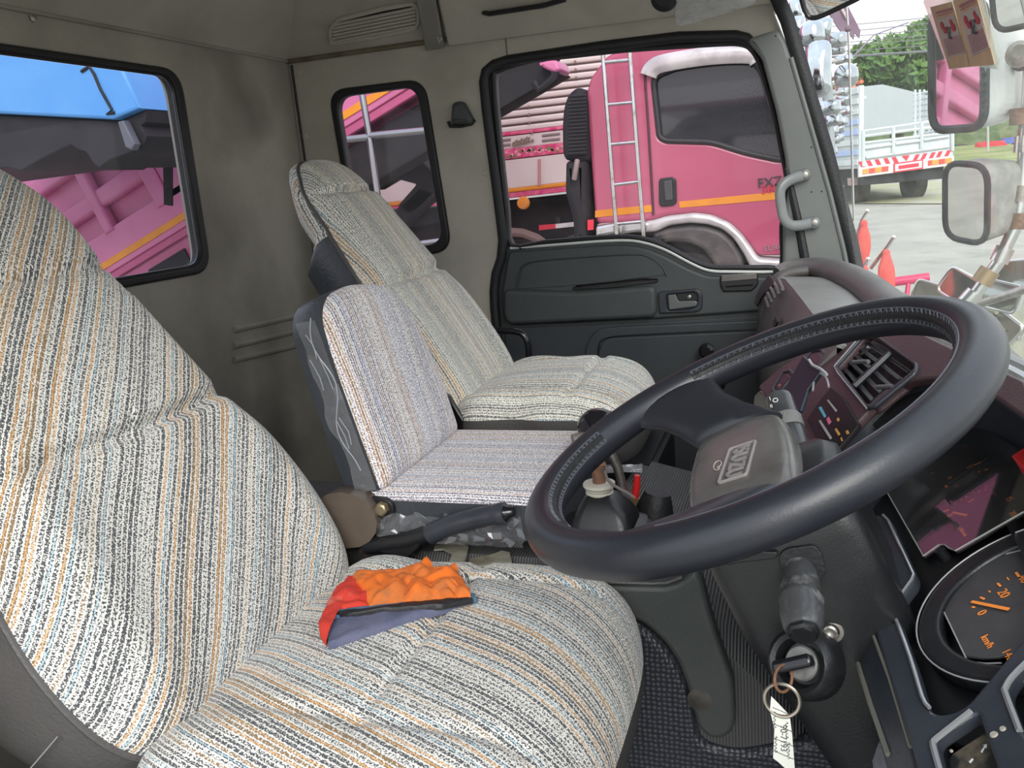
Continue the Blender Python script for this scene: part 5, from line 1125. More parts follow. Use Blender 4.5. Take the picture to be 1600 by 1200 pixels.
text('engine_badge', '360', FO, *FO.px(1203, 296), .075, M['redrefl'], pk, t=.01, w=.008, rot=D_(3))
text('corner_badge', 'EURO', FO, *FO.px(1210, 387), .05, surf('badge_grey', (.35, .2, .24), .4), pk, t=.006, w=.008, rot=D_(3))
ap = [(932, 349), (1020, 344), (1042, 337), (1085, 332), (1112, 335), (1140, 347), (1160, 365), (1174, 385), (1185, 402), (1240, 405), (1320, 402), (1320, 425), (1176, 425), (1162, 396), (1146, 372), (1128, 357), (1104, 350), (1078, 348), (1046, 352), (1026, 362), (980, 364), (932, 368)]
plate('wheel_arch', FO, fil(P6(ap), .03), .18, M['white_fender'], pk, w=.03, bev=.03, seg=3)
plate('mudguard', FO, fil(P6([(1020, 364), (1046, 356), (1078, 352), (1104, 354), (1126, 361), (1144, 376), (1158, 398), (1168, 430), (1120, 430), (1112, 408), (1098, 390), (1078, 380), (1050, 378), (1020, 384)]), .02), .25, surf('mudguard_grey', (.05, .045, .045), .5, c2=(.10, .085, .08), scale=9), pk, w=.0, bev=.03)
def wheel(name, c, r, parent, rimm=None, wdt=.28, ax=(0, -1, 0)):
    bm = bmesh.new(); lathe(bm, V(c), ax, [(-wdt, r * .6), (-wdt, r * .93), (-wdt * .85, r), (-.05, r), (0, r * .93), (0, r * .62), (-.03, r * .58), (-.10, r * .5), (-.10, r * .2), (-.03, r * .18), (-.02, r * .1)], 40)
    w = obj(name, bm, M['tire'], parent)
    bm = bmesh.new(); lathe(bm, V(c) + V(ax) * .002, ax, [(-.02, r * .60), (.004, r * .58), (.0, r * .52), (-.07, r * .46), (-.06, r * .22), (.02, r * .2), (.03, r * .1)], 32); obj('wheel_rim', bm, rimm or M['rust'], w)
    return w
wc_ = FO.px(1062, 470); wheel('front_wheel', FO.p(wc_[0], GZ(6) + .62, -.02), .62, pk, surf('dusty_rim', (.32, .17, .10), .7, c2=(.20, .12, .08), scale=10))
plate('mud_flap', FO, fil(P6([(1016, 372), (1034, 366), (1040, 430), (1016, 430)]), .01), .04, M['rubber'], pk, w=.02)
plate('cab_frame', FO, P6([(880, 372), (1000, 366), (1030, 350), (1110, 344), (1150, 372), (1175, 398), (1185, 470), (880, 470)]), .25, M['chassis'], pk, w=-.10)
plate('step_reflector', FO, P6([(921, 343), (930, 342), (930, 358), (921, 359)]), .02, M['redrefl'], pk, w=.06)
for nm, x0, y0, x1, y1 in (('chrome_step', 934, 366, 966, 360), ('chrome_step', 970, 362, 1012, 356)):
    plate(nm, FO, fil(P6([(x0, y0 - 14), (x1, y1 - 14), (x1, y1 + 4), (x0, y0 + 4)]), .02), .12, M['chrome_dull'], pk, w=.08, bev=.02)
# ladder
FLD = F((0, 5.80, 0), (1, 0, 0), (0, 0, 1))
ld = thing('chrome_ladder', 'tall slim chrome ladder fixed to the pink truck behind its cab door', 'ladder', FLD.p(*FLD.px(985, 370)))
obj('rail', T([FLD.p(*FLD.px(940, 60)), FLD.p(*FLD.px(964, 370))], .014, n=10), M['chrome_dull'], ld); obj('rail', T([FLD.p(*FLD.px(982, 58)), FLD.p(*FLD.px(1006, 372))], .014, n=10), M['chrome_dull'], ld)
for (x0, y0, x1, y1) in ((942, 98, 986, 94), (947, 164, 989, 160), (953, 226, 995, 222), (958, 289, 999, 284), (963, 350, 1004, 346)):
    obj('rung', T([FLD.p(*FLD.px(x0, y0)), FLD.p(*FLD.px(x1, y1))], .012, n=8), M['chrome_dull'], ld)
# intake stack
ik = thing('air_intake', 'tall black ribbed air intake standing behind the pink truck cab', 'air intake', FO.p(*FO.px(900, 380)))
FI = FO.off(.05)
ipx = [(879, 200), (881, 170), (888, 148), (902, 136), (916, 140), (920, 160), (923, 250), (912, 256), (884, 250), (880, 240)]
plate('intake_head', FI, fil(P6(ipx), .04), .5, M['chassis'], ik, bev=.06, seg=3)
for k in range(17):
    y = 150 + k * 5.6; obj('rib', T([FI.p(*FI.px(889, y + 1, .01), .012), FI.p(*FI.px(917, y - 1, .01), .012)], .012, n=6), M['chassis'], ik)
plate('intake_duct', FI, fil(P6([(885, 252), (918, 250), (922, 330), (921, 376), (898, 378), (896, 340), (884, 300)]), .03), .4, M['chassis'], ik, bev=.05)
obj('grab_rod', T([FI.p(*FI.px(905, 250), .05), FI.p(*FI.px(904, 262), .07), FI.p(*FI.px(900, 280), .05)], .018), surf('dull_pipe', (.25, .19, .18), .5), ik)
# pink tipper body, raised
tb = thing('tipper_truck_bed', 'raised pink tipper bed with ribbed side and orange stripe, seen through the rear window', 'tipper body', (onY(350, 300, 7).x, 7.2, GZ(7)))
p0 = V(FO.px(190, 408)); p1 = V(FO.px(632, 133)); dd = (p1 - p0).normalized(); nn = V((-dd.y, dd.x))
o3 = FO.p(p0.x, p0.y); FTB = F(o3, FO.h * dd.x + FO.v * dd.y, FO.h * nn.x + FO.v * nn.y)
L_ = FTB.px(640, 128)[0]
plate('side_sheet', FTB, [(-3.2, -.05), (L_ + 1.4, -.05), (L_ + 1.4, 1.75), (-3.2, 1.75)], .5, M['pink_body'], tb, w=-.10, bev=.02)
plate('orange_stripe', FTB, [(-3.2, .015), (L_ + 1.4, .015), (L_ + 1.4, .068), (-3.2, .068)], .01, M['orange'], tb, w=.012)
plate('bottom_rail', FTB, [(-3.2, -.03), (L_ + 1.4, -.03), (L_ + 1.4, .28), (-3.2, .28)], .10, M['pink_body'], tb, w=0, bev=.012)
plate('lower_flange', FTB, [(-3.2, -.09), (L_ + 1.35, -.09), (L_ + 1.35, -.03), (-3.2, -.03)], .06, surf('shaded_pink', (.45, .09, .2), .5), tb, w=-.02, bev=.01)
endr = FTB.px(262, 310)[0]
e2 = FTB.px(215, 190)
plate('end_sheet', FTB, [(endr + .02, .2), (L_ + 1.4, .2), (L_ + 1.4, 1.75), (endr - .02, 1.75)], .06, M['pink_body'], tb, w=.0, bev=.02)
plate('corner_post', FTB, [(endr - .12, .2), (endr + .02, .2), (endr - .02, 1.75), (endr - .16, 1.75)], .12, M['pink_body'], tb, w=.03, bev=.02)
for v in (.46, .82, 1.18, 1.54):
    plate('long_rib', FTB, [(-3.2, v), (endr - .1, v), (endr - .1, v + .15), (-3.2, v + .15)], .10, M['pink_body'], tb, w=.0, bev=.03)
for k in range(7):
    u = endr - .72 - k * .62
    plate('upright_rib', FTB, [(u, .25), (u + .10, .25), (u + .10, .56 if k % 2 else 1.7), (u, .56 if k % 2 else 1.7)], .10, M['pink_body'], tb, w=.02, bev=.02)
for k in range(6):
    u = endr - .1 - k * .55
    plate('frame_gap', FTB, [(u - .42, -.40), (u, -.40), (u, -.17), (u - .42, -.17)], .02, M['chassis'], tb, w=-.02)
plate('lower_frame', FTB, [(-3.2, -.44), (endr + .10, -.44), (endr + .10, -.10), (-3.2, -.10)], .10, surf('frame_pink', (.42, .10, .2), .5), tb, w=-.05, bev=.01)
vb = FTB.px(770, 172)[1]; ve = FTB.px(868, 112); print('under', vb, ve, L_)
plate('underframe', FTB, [(endr + .25, vb), (ve[0], ve[1]), (ve[0] - .05, ve[1] + .12), (L_ + 1.2, -.12), (endr + .25, -.12)], .3, M['chassis'], tb, w=-.15, bev=.02)
plate('frame_tip', FO, fil(P6([(838, 98), (858, 93), (868, 93), (875, 108), (866, 114), (848, 106)]), .02), .3, M['pink_body'], tb, w=-.02, bev=.02)
obj('hose_bracket', T([FO.p(*FO.px(x, y), .0) for x, y in ((835, 128), (843, 140), (855, 132), (866, 122), (868, 112))], .03, n=8), M['chassis'], tb)
# hoist arms below the body
ho = thing('tipper_hoist', 'black angular hoist arms under the raised pink tipper body, seen through the small side window', 'hoist', FO.p(*FO.px(650, 400)))
for px in ([(584, 250), (620, 240), (655, 248), (690, 282), (686, 300), (640, 338), (620, 322), (650, 288), (620, 280), (590, 276)], [(600, 345), (655, 290), (680, 300), (630, 352), (615, 362)], [(530, 205), (590, 175), (640, 200), (660, 235), (610, 270), (560, 300), (530, 260)]):
    plate('hoist_arm', FO, fil(P6(px, -.8), .02), .25, M['chassis'], ho, w=-.8 if px[0] != (530, 205) else -1.06, bev=.02)
plate('chassis_rail', FO, P6([(500, 335), (700, 322), (700, 380), (500, 400)], -1.1), .4, M['chassis'], ho, w=-1.1, bev=.02)
# cargo truck behind
FG9 = F((0, 9.2, 0), (1, 0, 0), (0, 0, 1)); P9 = lambda L: FG9.pxs(L)
cg = thing('cargo_truck', 'cream slatted cargo truck with floral red band parked behind the pink truck', 'truck', (onY(800, 300, 10.4).x, 10.4, GZ(10.4)))
sl = lambda y, x=830: -.115 * 1.0 * (x - 830) + y
def band(nm, y0, y1, m, x0=560, x1=960, t=.05, w=0, par=None, sk=-.115, bev=.01):
    return plate(nm, FG9, P9([(x0, y0 + sk * (x0 - 830)), (x1, y0 + sk * (x1 - 830)), (x1, y1 + sk * (x1 - 830)), (x0, y1 + sk * (x0 - 830))]), t, m, par or cg, w=w, bev=bev)
band('box_side', 20, 300, M['cream'], t=2.4, w=-.06, x0=540)
for k in range(12):
    band('slat', 62 + k * 12, 71 + k * 12, M['cream'], w=.02, bev=.02)
band('magenta_line', 203, 208, M['magenta'], w=.03); band('slot_panel', 209, 229, M['cream'], w=.02)
for x in (785, 862, 610):
    for dy in (0, 8): band('slot', 212 + dy, 216 + dy, surf('slot_dark', (.25, .2, .2), .6) if 'slot_dark' not in bpy.data.materials else bpy.data.materials['slot_dark'], x0=x - 14, x1=x + 14, w=.035, t=.02)
fb_ = band('floral_band', 229, 245, M['magenta'], w=.03)
rnd = random.Random(4)
for m_, sz in ((surf('petal', (.8, .35, .42), .6), 9), (surf('foliage_print', (.22, .2, .08), .6), 8)):
    L_f = []
    for k in range(22):
        x = 770 + k * 6 + rnd.uniform(-2, 2); y = sl(237, x) + rnd.uniform(-4, 4); rr = rnd.uniform(1.6, 3.2); L_f.append((P9([(x + rr * math.cos(a) * (1 + .4 * math.sin(3 * a)), y + rr * math.sin(a)) for a in [j * math.pi / 5 for j in range(10)]]), .004, .034))
    obj('flower_print', plates(FG9, L_f), m_, fb_, smooth=False)
band('lower_board', 246, 291, M['cream'], w=.02); band('orange_stripe', 291, 297, M['orange'], w=.03); band('pink_skirt', 297, 306, M['magenta'], w=.02)
for x in (842, 700): plate('post', FG9, P9([(x, sl(250, x)), (x + 4, sl(250, x)), (x + 4, sl(292, x)), (x, sl(292, x))]), .02, surf('post_red', (.5, .25, .25), .5) if x == 842 else bpy.data.materials['post_red'], cg, w=.04)
Lm = []
for x0, y0, n in ((900, 97, 3), (826, 142, 5), (833, 207, 3)):
    for k in range(n):
        x = x0 + k * .8; y = y0 + k * 12.4; Lm.append((P9([(x + 2.6 * math.cos(a), y + 2.6 * math.sin(a)) for a in [j * math.pi / 2 for j in range(4)]]), .01, .045))
obj('diamond_marks', plates(FG9, Lm), surf('mark_brown', (.25, .18, .14), .6), cg, smooth=False)
def wreath(x0, y0):
    bm = bmesh.new()
    for k in range(7):
        x = x0 + k * 4; y = y0 - k * 1.2
        tube(bm, [FG9.p(*FG9.px(x, y), .05), FG9.p(*FG9.px(x + 3, y - 4 - (k % 2) * 2), .05)], .012, n=5); tube(bm, [FG9.p(*FG9.px(x, y), .05), FG9.p(*FG9.px(x + 4, y + 2), .05)], .010, n=5)
    obj('wreath_print', bm, bpy.data.materials['mark_brown'], cg)
wreath(803, 226)
plate('chassis', FG9, P9([(560, 340), (930, 300), (930, 372), (560, 400)]), 1.6, M['chassis'], cg, w=-.3, bev=.02)
wheel('wheel', FG9.p(FG9.px(796, 380)[0], GZ(9.2) + .52, -.05), .52, cg, M['chassis']); wheel('wheel', FG9.p(FG9.px(690, 380)[0], GZ(9.2) + .52, -.05), .52, cg, M['chassis'])
obj('wheel_guard', T([FG9.p(FG9.px(796, 380)[0] + .62 * math.cos(a), GZ(9.2) + .52 + .62 * math.sin(a), .0) for a in [math.pi * k / 12 for k in range(13)]], .05, n=8), surf('guard_brown', (.22, .15, .13), .7), cg)
lb = onY(818, 317, 9.1); bm = bmesh.new(); lathe(bm, lb, (0, -1, 0), [(0, .07), (.04, .06), (.05, .02)]); obj('marker_lamp', bm, M['amber'], cg)
rf = thing('reflector_board', 'red and white reflective strip under the cargo truck beside the black intake', 'reflector', onY(870, 358, 8.8)); FRF = F((0, 8.8, 0), (1, 0, 0), (0, 0, 1))
plate('red_half', FRF, FRF.pxs([(842, 352), (868, 350), (868, 357), (842, 360)]), .03, M['redrefl'], rf); plate('white_half', FRF, FRF.pxs([(868, 350), (896, 347), (896, 354), (868, 357)]), .03, M['white_fender'], rf); 
obj('hanger', T([FRF.p(*FRF.px(870, 340), -.05), FRF.p(*FRF.px(870, 356), -.03)], .02), M['chassis'], rf)
M['rack_steel'] = surf('rack_steel', (.33, .34, .36), .25, metal=1)
# chrome side rack
FRK = F((0, 5.5, 0), (1, 0, 0), (0, 0, 1)); rk = thing('chrome_side_rack', 'chrome post and rails of a side rack seen through the small side window', 'rack', FRK.p(*FRK.px(600, 420)))
obj('post', T([FRK.p(*FRK.px(561, 120)), FRK.p(*FRK.px(576, 205)), FRK.p(*FRK.px(604, 400))], .022, n=10), M['rack_steel'], rk)
obj('rail', T([FRK.p(*FRK.px(577, 212)), FRK.p(*FRK.px(760, 195))], .024, n=10), M['rack_steel'], rk); obj('rail', T([FRK.p(*FRK.px(603, 388)), FRK.p(*FRK.px(760, 366))], .022, n=10), M['rack_steel'], rk)
obj('rail', T([FRK.p(*FRK.px(500, 222)), FRK.p(*FRK.px(577, 214))], .024, n=10), M['rack_steel'], rk)
# blue truck behind the cab
FBL = F((0, 4.3, 0), (1, 0, 0), (0, 0, 1)); PB = lambda L, w=0: FBL.pxs(L, w)
bt_ = thing('blue_truck_body', 'blue truck body with black underside filling the upper part of the rear window', 'truck body', (onY(60, 300, 5).x, 5.0, GZ(5)))
plate('blue_panel', FBL, PB([(-260, -30), (160, 60), (192, 108), (218, 169), (176, 187), (0, 178), (-260, 172)]), 1.2, M['blue'], bt_, bev=.02)
plate('underside', FBL, PB([(-260, 172), (0, 179), (176, 188), (217, 171), (216, 190), (208, 196), (218, 212), (214, 226), (200, 236), (190, 240), (160, 250), (143, 263), (134, 256), (122, 237), (108, 233), (98, 226), (50, 250), (20, 268), (0, 262), (-260, 300)]), 1.1, M['chassis'], bt_, w=-.06, bev=.01)
plate('strut', FBL, PB([(183, 190), (192, 188), (210, 225), (205, 235), (195, 230)], .02), .06, surf('strut_grey', (.10, .10, .12), .5), bt_, w=.02, bev=.01)
obj('hook_mark', T([FBL.p(*FBL.px(x, y), .004) for x, y in ((128, 112), (140, 104), (148, 116), (158, 140), (176, 172), (168, 178), (180, 176))], .010, n=5), M['chassis'], bt_)
plate('window_pillar_reflector', FO, P6([(281, 250), (288, 160), (294, 160), (294, 320), (282, 318)]), .02, M['chassis'], tb, w=.2)
# ================================================================ OUTSIDE, THROUGH THE WINDSCREEN
# left mirror of this truck: large housing
def mirror_unit(name, label, c, n, wd, ht, r, dep, shell, up=V((0, 0, 1)), rim=M['black'], grp=None, tilt=0, cat_='mirror', glass_m=None):
    n = V(n).normalized(); h = up.cross(n).normalized(); v = n.cross(h); 
    if tilt: h, v = h * math.cos(tilt) + v * math.sin(tilt), v * math.cos(tilt) - h * math.sin(tilt)
    fr = F(c, h, v); t = thing(name, label, cat_, V(c) - V((0, 0, ht / 2)), grp)
    def rr_(s, w, ox=0): return [fr.p(a * s + ox, b * s, w) for a, b in rrect(-wd / 2, -ht / 2, wd / 2, ht / 2, r, 5)]
    obj('housing', loft([rr_(1, 0), rr_(1.03, -dep * .15), rr_(1.0, -dep * .45), rr_(.86, -dep * .8), rr_(.6, -dep * .97), rr_(.2, -dep)]), shell, t, angle=60)
    rt = [fr.p(a, b, .002) for a, b in rrect(-wd / 2, -ht / 2, wd / 2, ht / 2, r, 5)]
    obj('rim', T(rt, .012 * ht / .38 + .002, n=8, closed=True, sq=1), rim, t)
    plate('glass', fr, rrect(-wd / 2 * .93, -ht / 2 * .94, wd / 2 * .93, ht / 2 * .94, r * .8, 5), .003, glass_m or M['mirror'], t, w=.003, bev=.0005)
    return t, fr
mc_ = onY(1497, 106, 2.62)
mirr, mfr = mirror_unit('side_mirror', 'large side mirror with white housing and black rim outside the windscreen', mc_, (-.88, -.48, -.06), .20, .305, .05, .17, surf('mirror_housing', (.62, .64, .62), .18, metal=.2), rim=M['rubber'], up=V((.06, 0, 1)))
plate('green_stripe', F(onY(1570, 90, 2.60), V((.9, .4, 0)), V((.03, 0, 1))), rrect(-.010, -.11, .010, .11, .004), .002, surf('green_stripe', (.20, .42, .12), .5), mirr, w=.02)
mc2 = onY(1510, 317, 2.55)
mirror_unit('wide_angle_mirror', 'smaller dusty grey convex mirror mounted below the large side mirror', mc2, (-.83, -.53, -.13), .145, .20, .05, .15, surf('dusty_housing', (.20, .20, .185), .7, c2=(.30, .29, .26), scale=22), rim=M['rubber'], tilt=D_(-6))
mb = thing('mirror_bar', 'long weathered chrome mirror bar with rusty clamps at the right edge', 'bar', onY(1500, 540, 2.5))
bar = [(1612, 60), (1604, 200), (1596, 300), (1588, 352), (1560, 410), (1520, 465), (1470, 520)]
obj('tube', T([onY(x, y, 2.56) for x, y in bar[:4]], .0155, n=12), M['chrome_dull'], mb)
obj('tube', T([onY(x, y, 2.56) for x, y in bar[3:]], .0165, n=12), M['chrome_dull'], mb)
for x, y, r, m_ in ((1594, 182, .024, M['rust']), (1600, 225, .023, M['chrome_dull']), (1594, 302, .026, M['steel']), (1590, 345, .026, M['rust']), (1566, 398, .023, M['chrome_dull']), (1540, 432, .026, surf('brass_clamp', (.34, .25, .14), .5, metal=.7)), (1515, 466, .023, M['chrome_dull'])):
    c = onY(x, y, 2.56); i_ = min(range(len(bar) - 1), key=lambda k: abs((bar[k][1] + bar[k + 1][1]) / 2 - y)); a = onY(*bar[i_], 2.56); b = onY(*bar[i_ + 1], 2.56); d = (b - a).normalized()
    bm = bmesh.new(); lathe(bm, c - d * .02, d, [(0, r), (.04, r)], 16); obj('clamp', bm, m_, mb)
obj('mirror_arm', T([onY(1596, 100, 2.56), onY(1575, 96, 2.60), onY(1562, 100, 2.62)], [.018, .014, .014]), M['rubber'], mb)
bm = bmesh.new(); lathe(bm, onY(1592, 86, 2.5), (-.2, -1, .1), [(0, .03), (.03, .028), (.045, .016)]); obj('ball_clamp', bm, surf('clamp_cream', (.45, .42, .36), .5, metal=.2, c2=(.3, .26, .2), scale=40), mb)
obj('mirror_arm', T([onY(1592, 302, 2.56), onY(1572, 300, 2.6)], [.010, .013]), M['rubber'], mb)
mirror_unit('upper_mirror', 'grey mirror cut off by the top right corner of the picture', onY(1620, -25, 2.3), (-.75, -.62, -.2), .22, .16, .035, .10, surf('top_mirror_housing', (.07, .085, .10), .35), rim=M['rubber'])
# lower row of chrome mirrors on the bar
lowm = [((1498, 448), .105, .085, -.5, 'chrome mirror with a slanted face on the bar below the dusty grey mirror'), ((1462, 462), .15, .07, -.25, 'flat chrome mirror just above the far rim of the steering wheel'), ((1560, 462), .13, .09, -.2, 'chrome mirror half hidden behind the weathered mirror bar'), ((1590, 430), .14, .10, .1, 'pale chrome mirror at the right edge below the mirror bar'), ((1560, 510), .14, .10, -.6, 'curved chrome mirror just outside the right end of the steering wheel')]
for i, ((x, y), wd, ht, tl_, lab) in enumerate(lowm):
    mirror_unit('chrome_mirror', lab, onY(x, y, 2.95 + .12 * i), (-.55, -.80, .15), wd, ht, .02, .08, M['chrome'], rim=M['chrome_dull'], tilt=tl_, grp='chrome mirrors on the lower bar', glass_m=surf('dusty_glass', (.42, .43, .38), .12, metal=1) if i == 0 else bpy.data.materials['dusty_glass'])
lbm = bmesh.new(); tube(lbm, [onY(1440, 500, 3.3), onY(1500, 485, 3.2), onY(1640, 440, 3.0)], .014); 
tag(obj('lower_bar', lbm, M['steel']), 'dark steel bar carrying the row of small chrome mirrors', 'bar')
db2 = thing('bumper_guard', 'jumble of pale bumper tubes and brackets outside, right of the steering wheel', 'bumper', onY(1580, 560, 3.1))
rnd = random.Random(12)
for k in range(9):
    x = 1500 + rnd.uniform(0, 110); y = 440 + rnd.uniform(0, 110); a = rnd.uniform(-1.2, 1.2)
    obj('bracket', T([onY(x, y, 3.5), onY(x + 45 * math.cos(a), y + 45 * math.sin(a), 3.4)], rnd.uniform(.008, .02), n=8), (M['chrome_dull'], M['steel'], surf('khaki_bracket%d' % k, (.34, .33, .22), .5))[k % 3], db2)
plate('guard_panel', F(onY(1580, 500, 3.7), (1, 0, 0), (0, 0, 1)), F(onY(1580, 500, 3.7), (1, 0, 0), (0, 0, 1)).pxs([(1500, 460), (1560, 440), (1700, 470), (1700, 640), (1540, 600)]), .15, surf('guard_khaki', (.30, .31, .23), .4, c2=(.42, .42, .34), scale=9, metal=.3), db2, bev=.03)
# antennas with red ribbons at the front corner of this truck
def ribbon(t, c, L0, w0):
    R = []
    for k in range(10):
        s = k / 9; ww = w0 * (.45 + .55 * min(1, s * 4)) * (1 - .45 * max(0, s - .6) / .4); R.append([c + V((ww * math.cos(a) * (1 + .18 * math.sin(5 * a + s * 3)), ww * math.sin(a), -L0 * s)) for a in [2 * math.pi * j / 20 for j in range(20)]])
    obj('ribbon', loft(R), M['ribbon'], t)
def antenna(name, lab, pts, y, r, rib=None, grp=None):
    t = thing(name, lab, 'antenna', onY(*pts[-1], y), grp); obj('rod', T([onY(a, b, y) for a, b in pts], r, n=8), M['chrome_dull'], t)
    bm = bmesh.new(); bmesh.ops.create_uvsphere(bm, u_segments=10, v_segments=8, radius=.007)
    for v in bm.verts: v.co += onY(*pts[0], y)
    obj('tip_ball', bm, M['chrome'], t)
    if rib:
        for (x, y_, L0, w0) in rib:
            ribbon(t, onY(x, y_, y - .02), L0, w0); bm = bmesh.new(); lathe(bm, onY(x, y_, y - .02), (0, 0, 1), [(-.008, .009), (.008, .011), (.016, .006)]); obj('knot', bm, M['ribbon'], t)
antenna('whip_antenna', 'tall thin chrome whip antenna rising beside the stacked chrome mirrors', [(1322, 0), (1326, 60), (1330, 200), (1334, 345)], 3.1, .0035)
tt = bpy.data.objects['whip_antenna']; bm = bmesh.new(); lathe(bm, onY(1334, 372, 3.1), (0, 0, 1), [(-.20, .010), (-.06, .012), (-.055, .018), (-.03, .018), (-.02, .012), (.03, .012), (.035, .004)]); obj('antenna_base', bm, surf('brass_base', (.45, .40, .33), .4, metal=.7), tt)
bm = bmesh.new(); lathe(bm, onY(1325, 50, 3.1), (0, 0, 1), [(0, .004), (.006, .010), (.014, .010), (.020, .004)]); obj('choke', bm, M['flag'], tt)
antenna('ribbon_antenna', 'short chrome antenna with a faded red ribbon, nearer the pillar', [(1355, 330), (1346, 344), (1333, 390)], 2.95, .0045, [(1350, 352, .125, .017)])
antenna('ribbon_antenna', 'chrome antenna with a long bright red ribbon above the wheel rim', [(1396, 371), (1386, 386), (1360, 420)], 2.9, .0055, [(1385, 398, .17, .022)])
antenna('ribbon_antenna', 'low antenna with a short red ribbon just over the padded roll of the dashboard', [(1356, 405), (1351, 414), (1345, 440)], 2.85, .0045, [(1351, 424, .14, .020)])
rfm = thing('metal_trestle', 'crimson tubular frame standing on the gravel behind the red ribbons', 'frame', onY(1430, 470, 6.5) + V((0, 0, -.2)))
obj('top_tube', T([onY(1368, 444, 6.5), onY(1452, 433, 6.5)], .032), M['redframe'], rfm)
for a, b in (((1372, 444), (1366, 500)), ((1420, 438), (1412, 500)), ((1440, 434), (1446, 500)), ((1368, 446), (1376, 462))): obj('leg', T([onY(*a, 6.5), onY(*b, 6.4)], .016), M['redframe'], rfm)
# white stake truck seen from behind
AT = D_(20); tc_ = V((onY(1415, 300, 21.5).x, 21.5, 0)); wt = thing('stake_truck', 'white stake-sided truck with red and white striped tailboard parked on the gravel lot', 'truck', (tc_.x, tc_.y, GZ(21.5)))
FWT = F((tc_.x, 21.5, 0), (math.cos(AT), math.sin(AT), 0), (0, 0, 1)); PW = lambda L, w=0: FWT.pxs(L, w)
def wpl(nm, L, m, t=.06, w=0, par=None, bev=.008): return plate(nm, FWT, PW(L), t, m, par or wt, w=w, bev=bev)
tg_ = wpl('tailboard', [(1346, 222), (1487, 208), (1488, 236), (1343, 260)], M['white'], w=0)
wpl('striped_board', [(1343, 252), (1488, 234), (1488, 243), (1343, 262)], M['white'], w=.03)
for i, (x, s) in enumerate([(1346, -1), (1358, -1), (1371, -1), (1385, -1), (1398, -1), (1414, 0), (1430, 1), (1442, 1), (1455, 1), (1466, 1), (1479, 1)]):
    yb = 262 - (x - 1343) * .131
    if s == 0: Q = [(x - 6, yb - 9), (x + 6, yb - 10.5), (x + 1, yb - 1.5)]
    else: Q = [(x - 3 + 3 * s * .9, yb - 9), (x + 3 + 3 * s * .9, yb - 9.7), (x + 3 - 3 * s * .6, yb - .8), (x - 3 - 3 * s * .6, yb)]
    wpl('red_stripe', Q, M['redrefl'], t=.01, w=.045, bev=.001)
for (x0, y0, x1, y1) in ((1350, 205, 1455, 190), (1350, 213, 1470, 197), (1346, 224, 1488, 207)):
    obj('top_rail', T([FWT.p(*FWT.px(x0, y0)), FWT.p(*FWT.px(x1, y1))], .035, n=6), M['white'], wt)
for x, y0, y1 in ((1348, 204, 260), (1395, 199, 240), (1439, 190, 234), (1487, 206, 236)): obj('upright', T([FWT.p(*FWT.px(x, y0), .03), FWT.p(*FWT.px(x, y1), .03)], .04, n=6), M['white'], wt)
for (x0, y0, x1, y1) in ((1350, 232, 1392, 226), (1398, 225, 1437, 220), (1442, 219, 1482, 213), (1352, 247, 1482, 229)): obj('tail_rib', T([FWT.p(*FWT.px(x0, y0), .03), FWT.p(*FWT.px(x1, y1), .03)], .03, n=6), M['white'], wt)
wpl('headboard', [(1348, 152), (1425, 140), (1432, 225), (1348, 235)], M['wht_panel'], t=.06, w=-3.6)
obj('headboard_rail', T([FWT.p(*FWT.px(1349, 153), -3.55), FWT.p(*FWT.px(1424, 142), -3.55), FWT.p(*FWT.px(1446, 130), -3.0)], .04, n=6), M['white'], wt)
# bars of the light-filled lattice on the far side
for k in range(8):
    y = 146 + k * 9; obj('lattice_bar', T([FWT.p(*FWT.px(1428, y + 2, -2), -2), FWT.p(*FWT.px(1470, y - 6, -1), -1)], .035, n=6), M['white'], wt)
for k in range(5):
    x = 1430 + k * 7; obj('lattice_post', T([FWT.p(*FWT.px(x, 140, -1.6), -1.6), FWT.p(*FWT.px(x, 215, -1.6), -1.6)], .03, n=6), M['white'], wt)
# left side of the bed
q0 = FWT.px(1345, 260); FWS = F(FWT.p(q0[0] - .03, 0), -FWT.n * 1.0, (0, 0, 1)); FWS = F(FWT.p(q0[0] - .03, 0), FWT.n, (0, 0, 1))
sp0 = FWS.px(1343, 262); zb_ = sp0[1]
ztop = FWT.px(1350, 133)[1]
sidep = plate('side_boards', FWS, [(-4.6, zb_), (0, zb_), (0, ztop), (-4.6, ztop - .1)], .05, M['white'], wt, bev=.005)
for k in range(8):
    z = zb_ + (ztop - zb_) * (k + .5) / 8; plate('side_slat', FWS, [(-4.6, z - .05), (0, z - .05), (0, z + .07), (-4.6, z + .07)], .03, M['lblue'] if k in (1, 3, 4) else M['white'], wt, w=.05, bev=.01)
plate('bed_end', FWT, [(q0[0] - .05, zb_), (q0[0] + .05, zb_), (q0[0] + .05, ztop), (q0[0] - .05, ztop)], .06, M['white'], wt, w=.02)
bp = wpl('rear_bumper', [(1341, 262), (1489, 243), (1489, 258), (1341, 277)], surf('bumper_white', (.65, .6, .58), .5), t=.08, w=.05)
for x0, x1, m_ in ((1346, 1355, 'amber'), (1356, 1365, 'redlens'), (1366, 1375, 'amber'), (1376, 1386, 'redlens'), (1448, 1454, 'redlens'), (1455, 1464, 'amber'), (1465, 1474, 'redlens'), (1475, 1485, 'amber')):
    y = 265 - (x0 - 1343) * .131; wpl('tail_lamp', [(x0, y), (x1, y - 1.2), (x1, y + 6.6), (x0, y + 8)], M[m_], t=.03, w=.07)
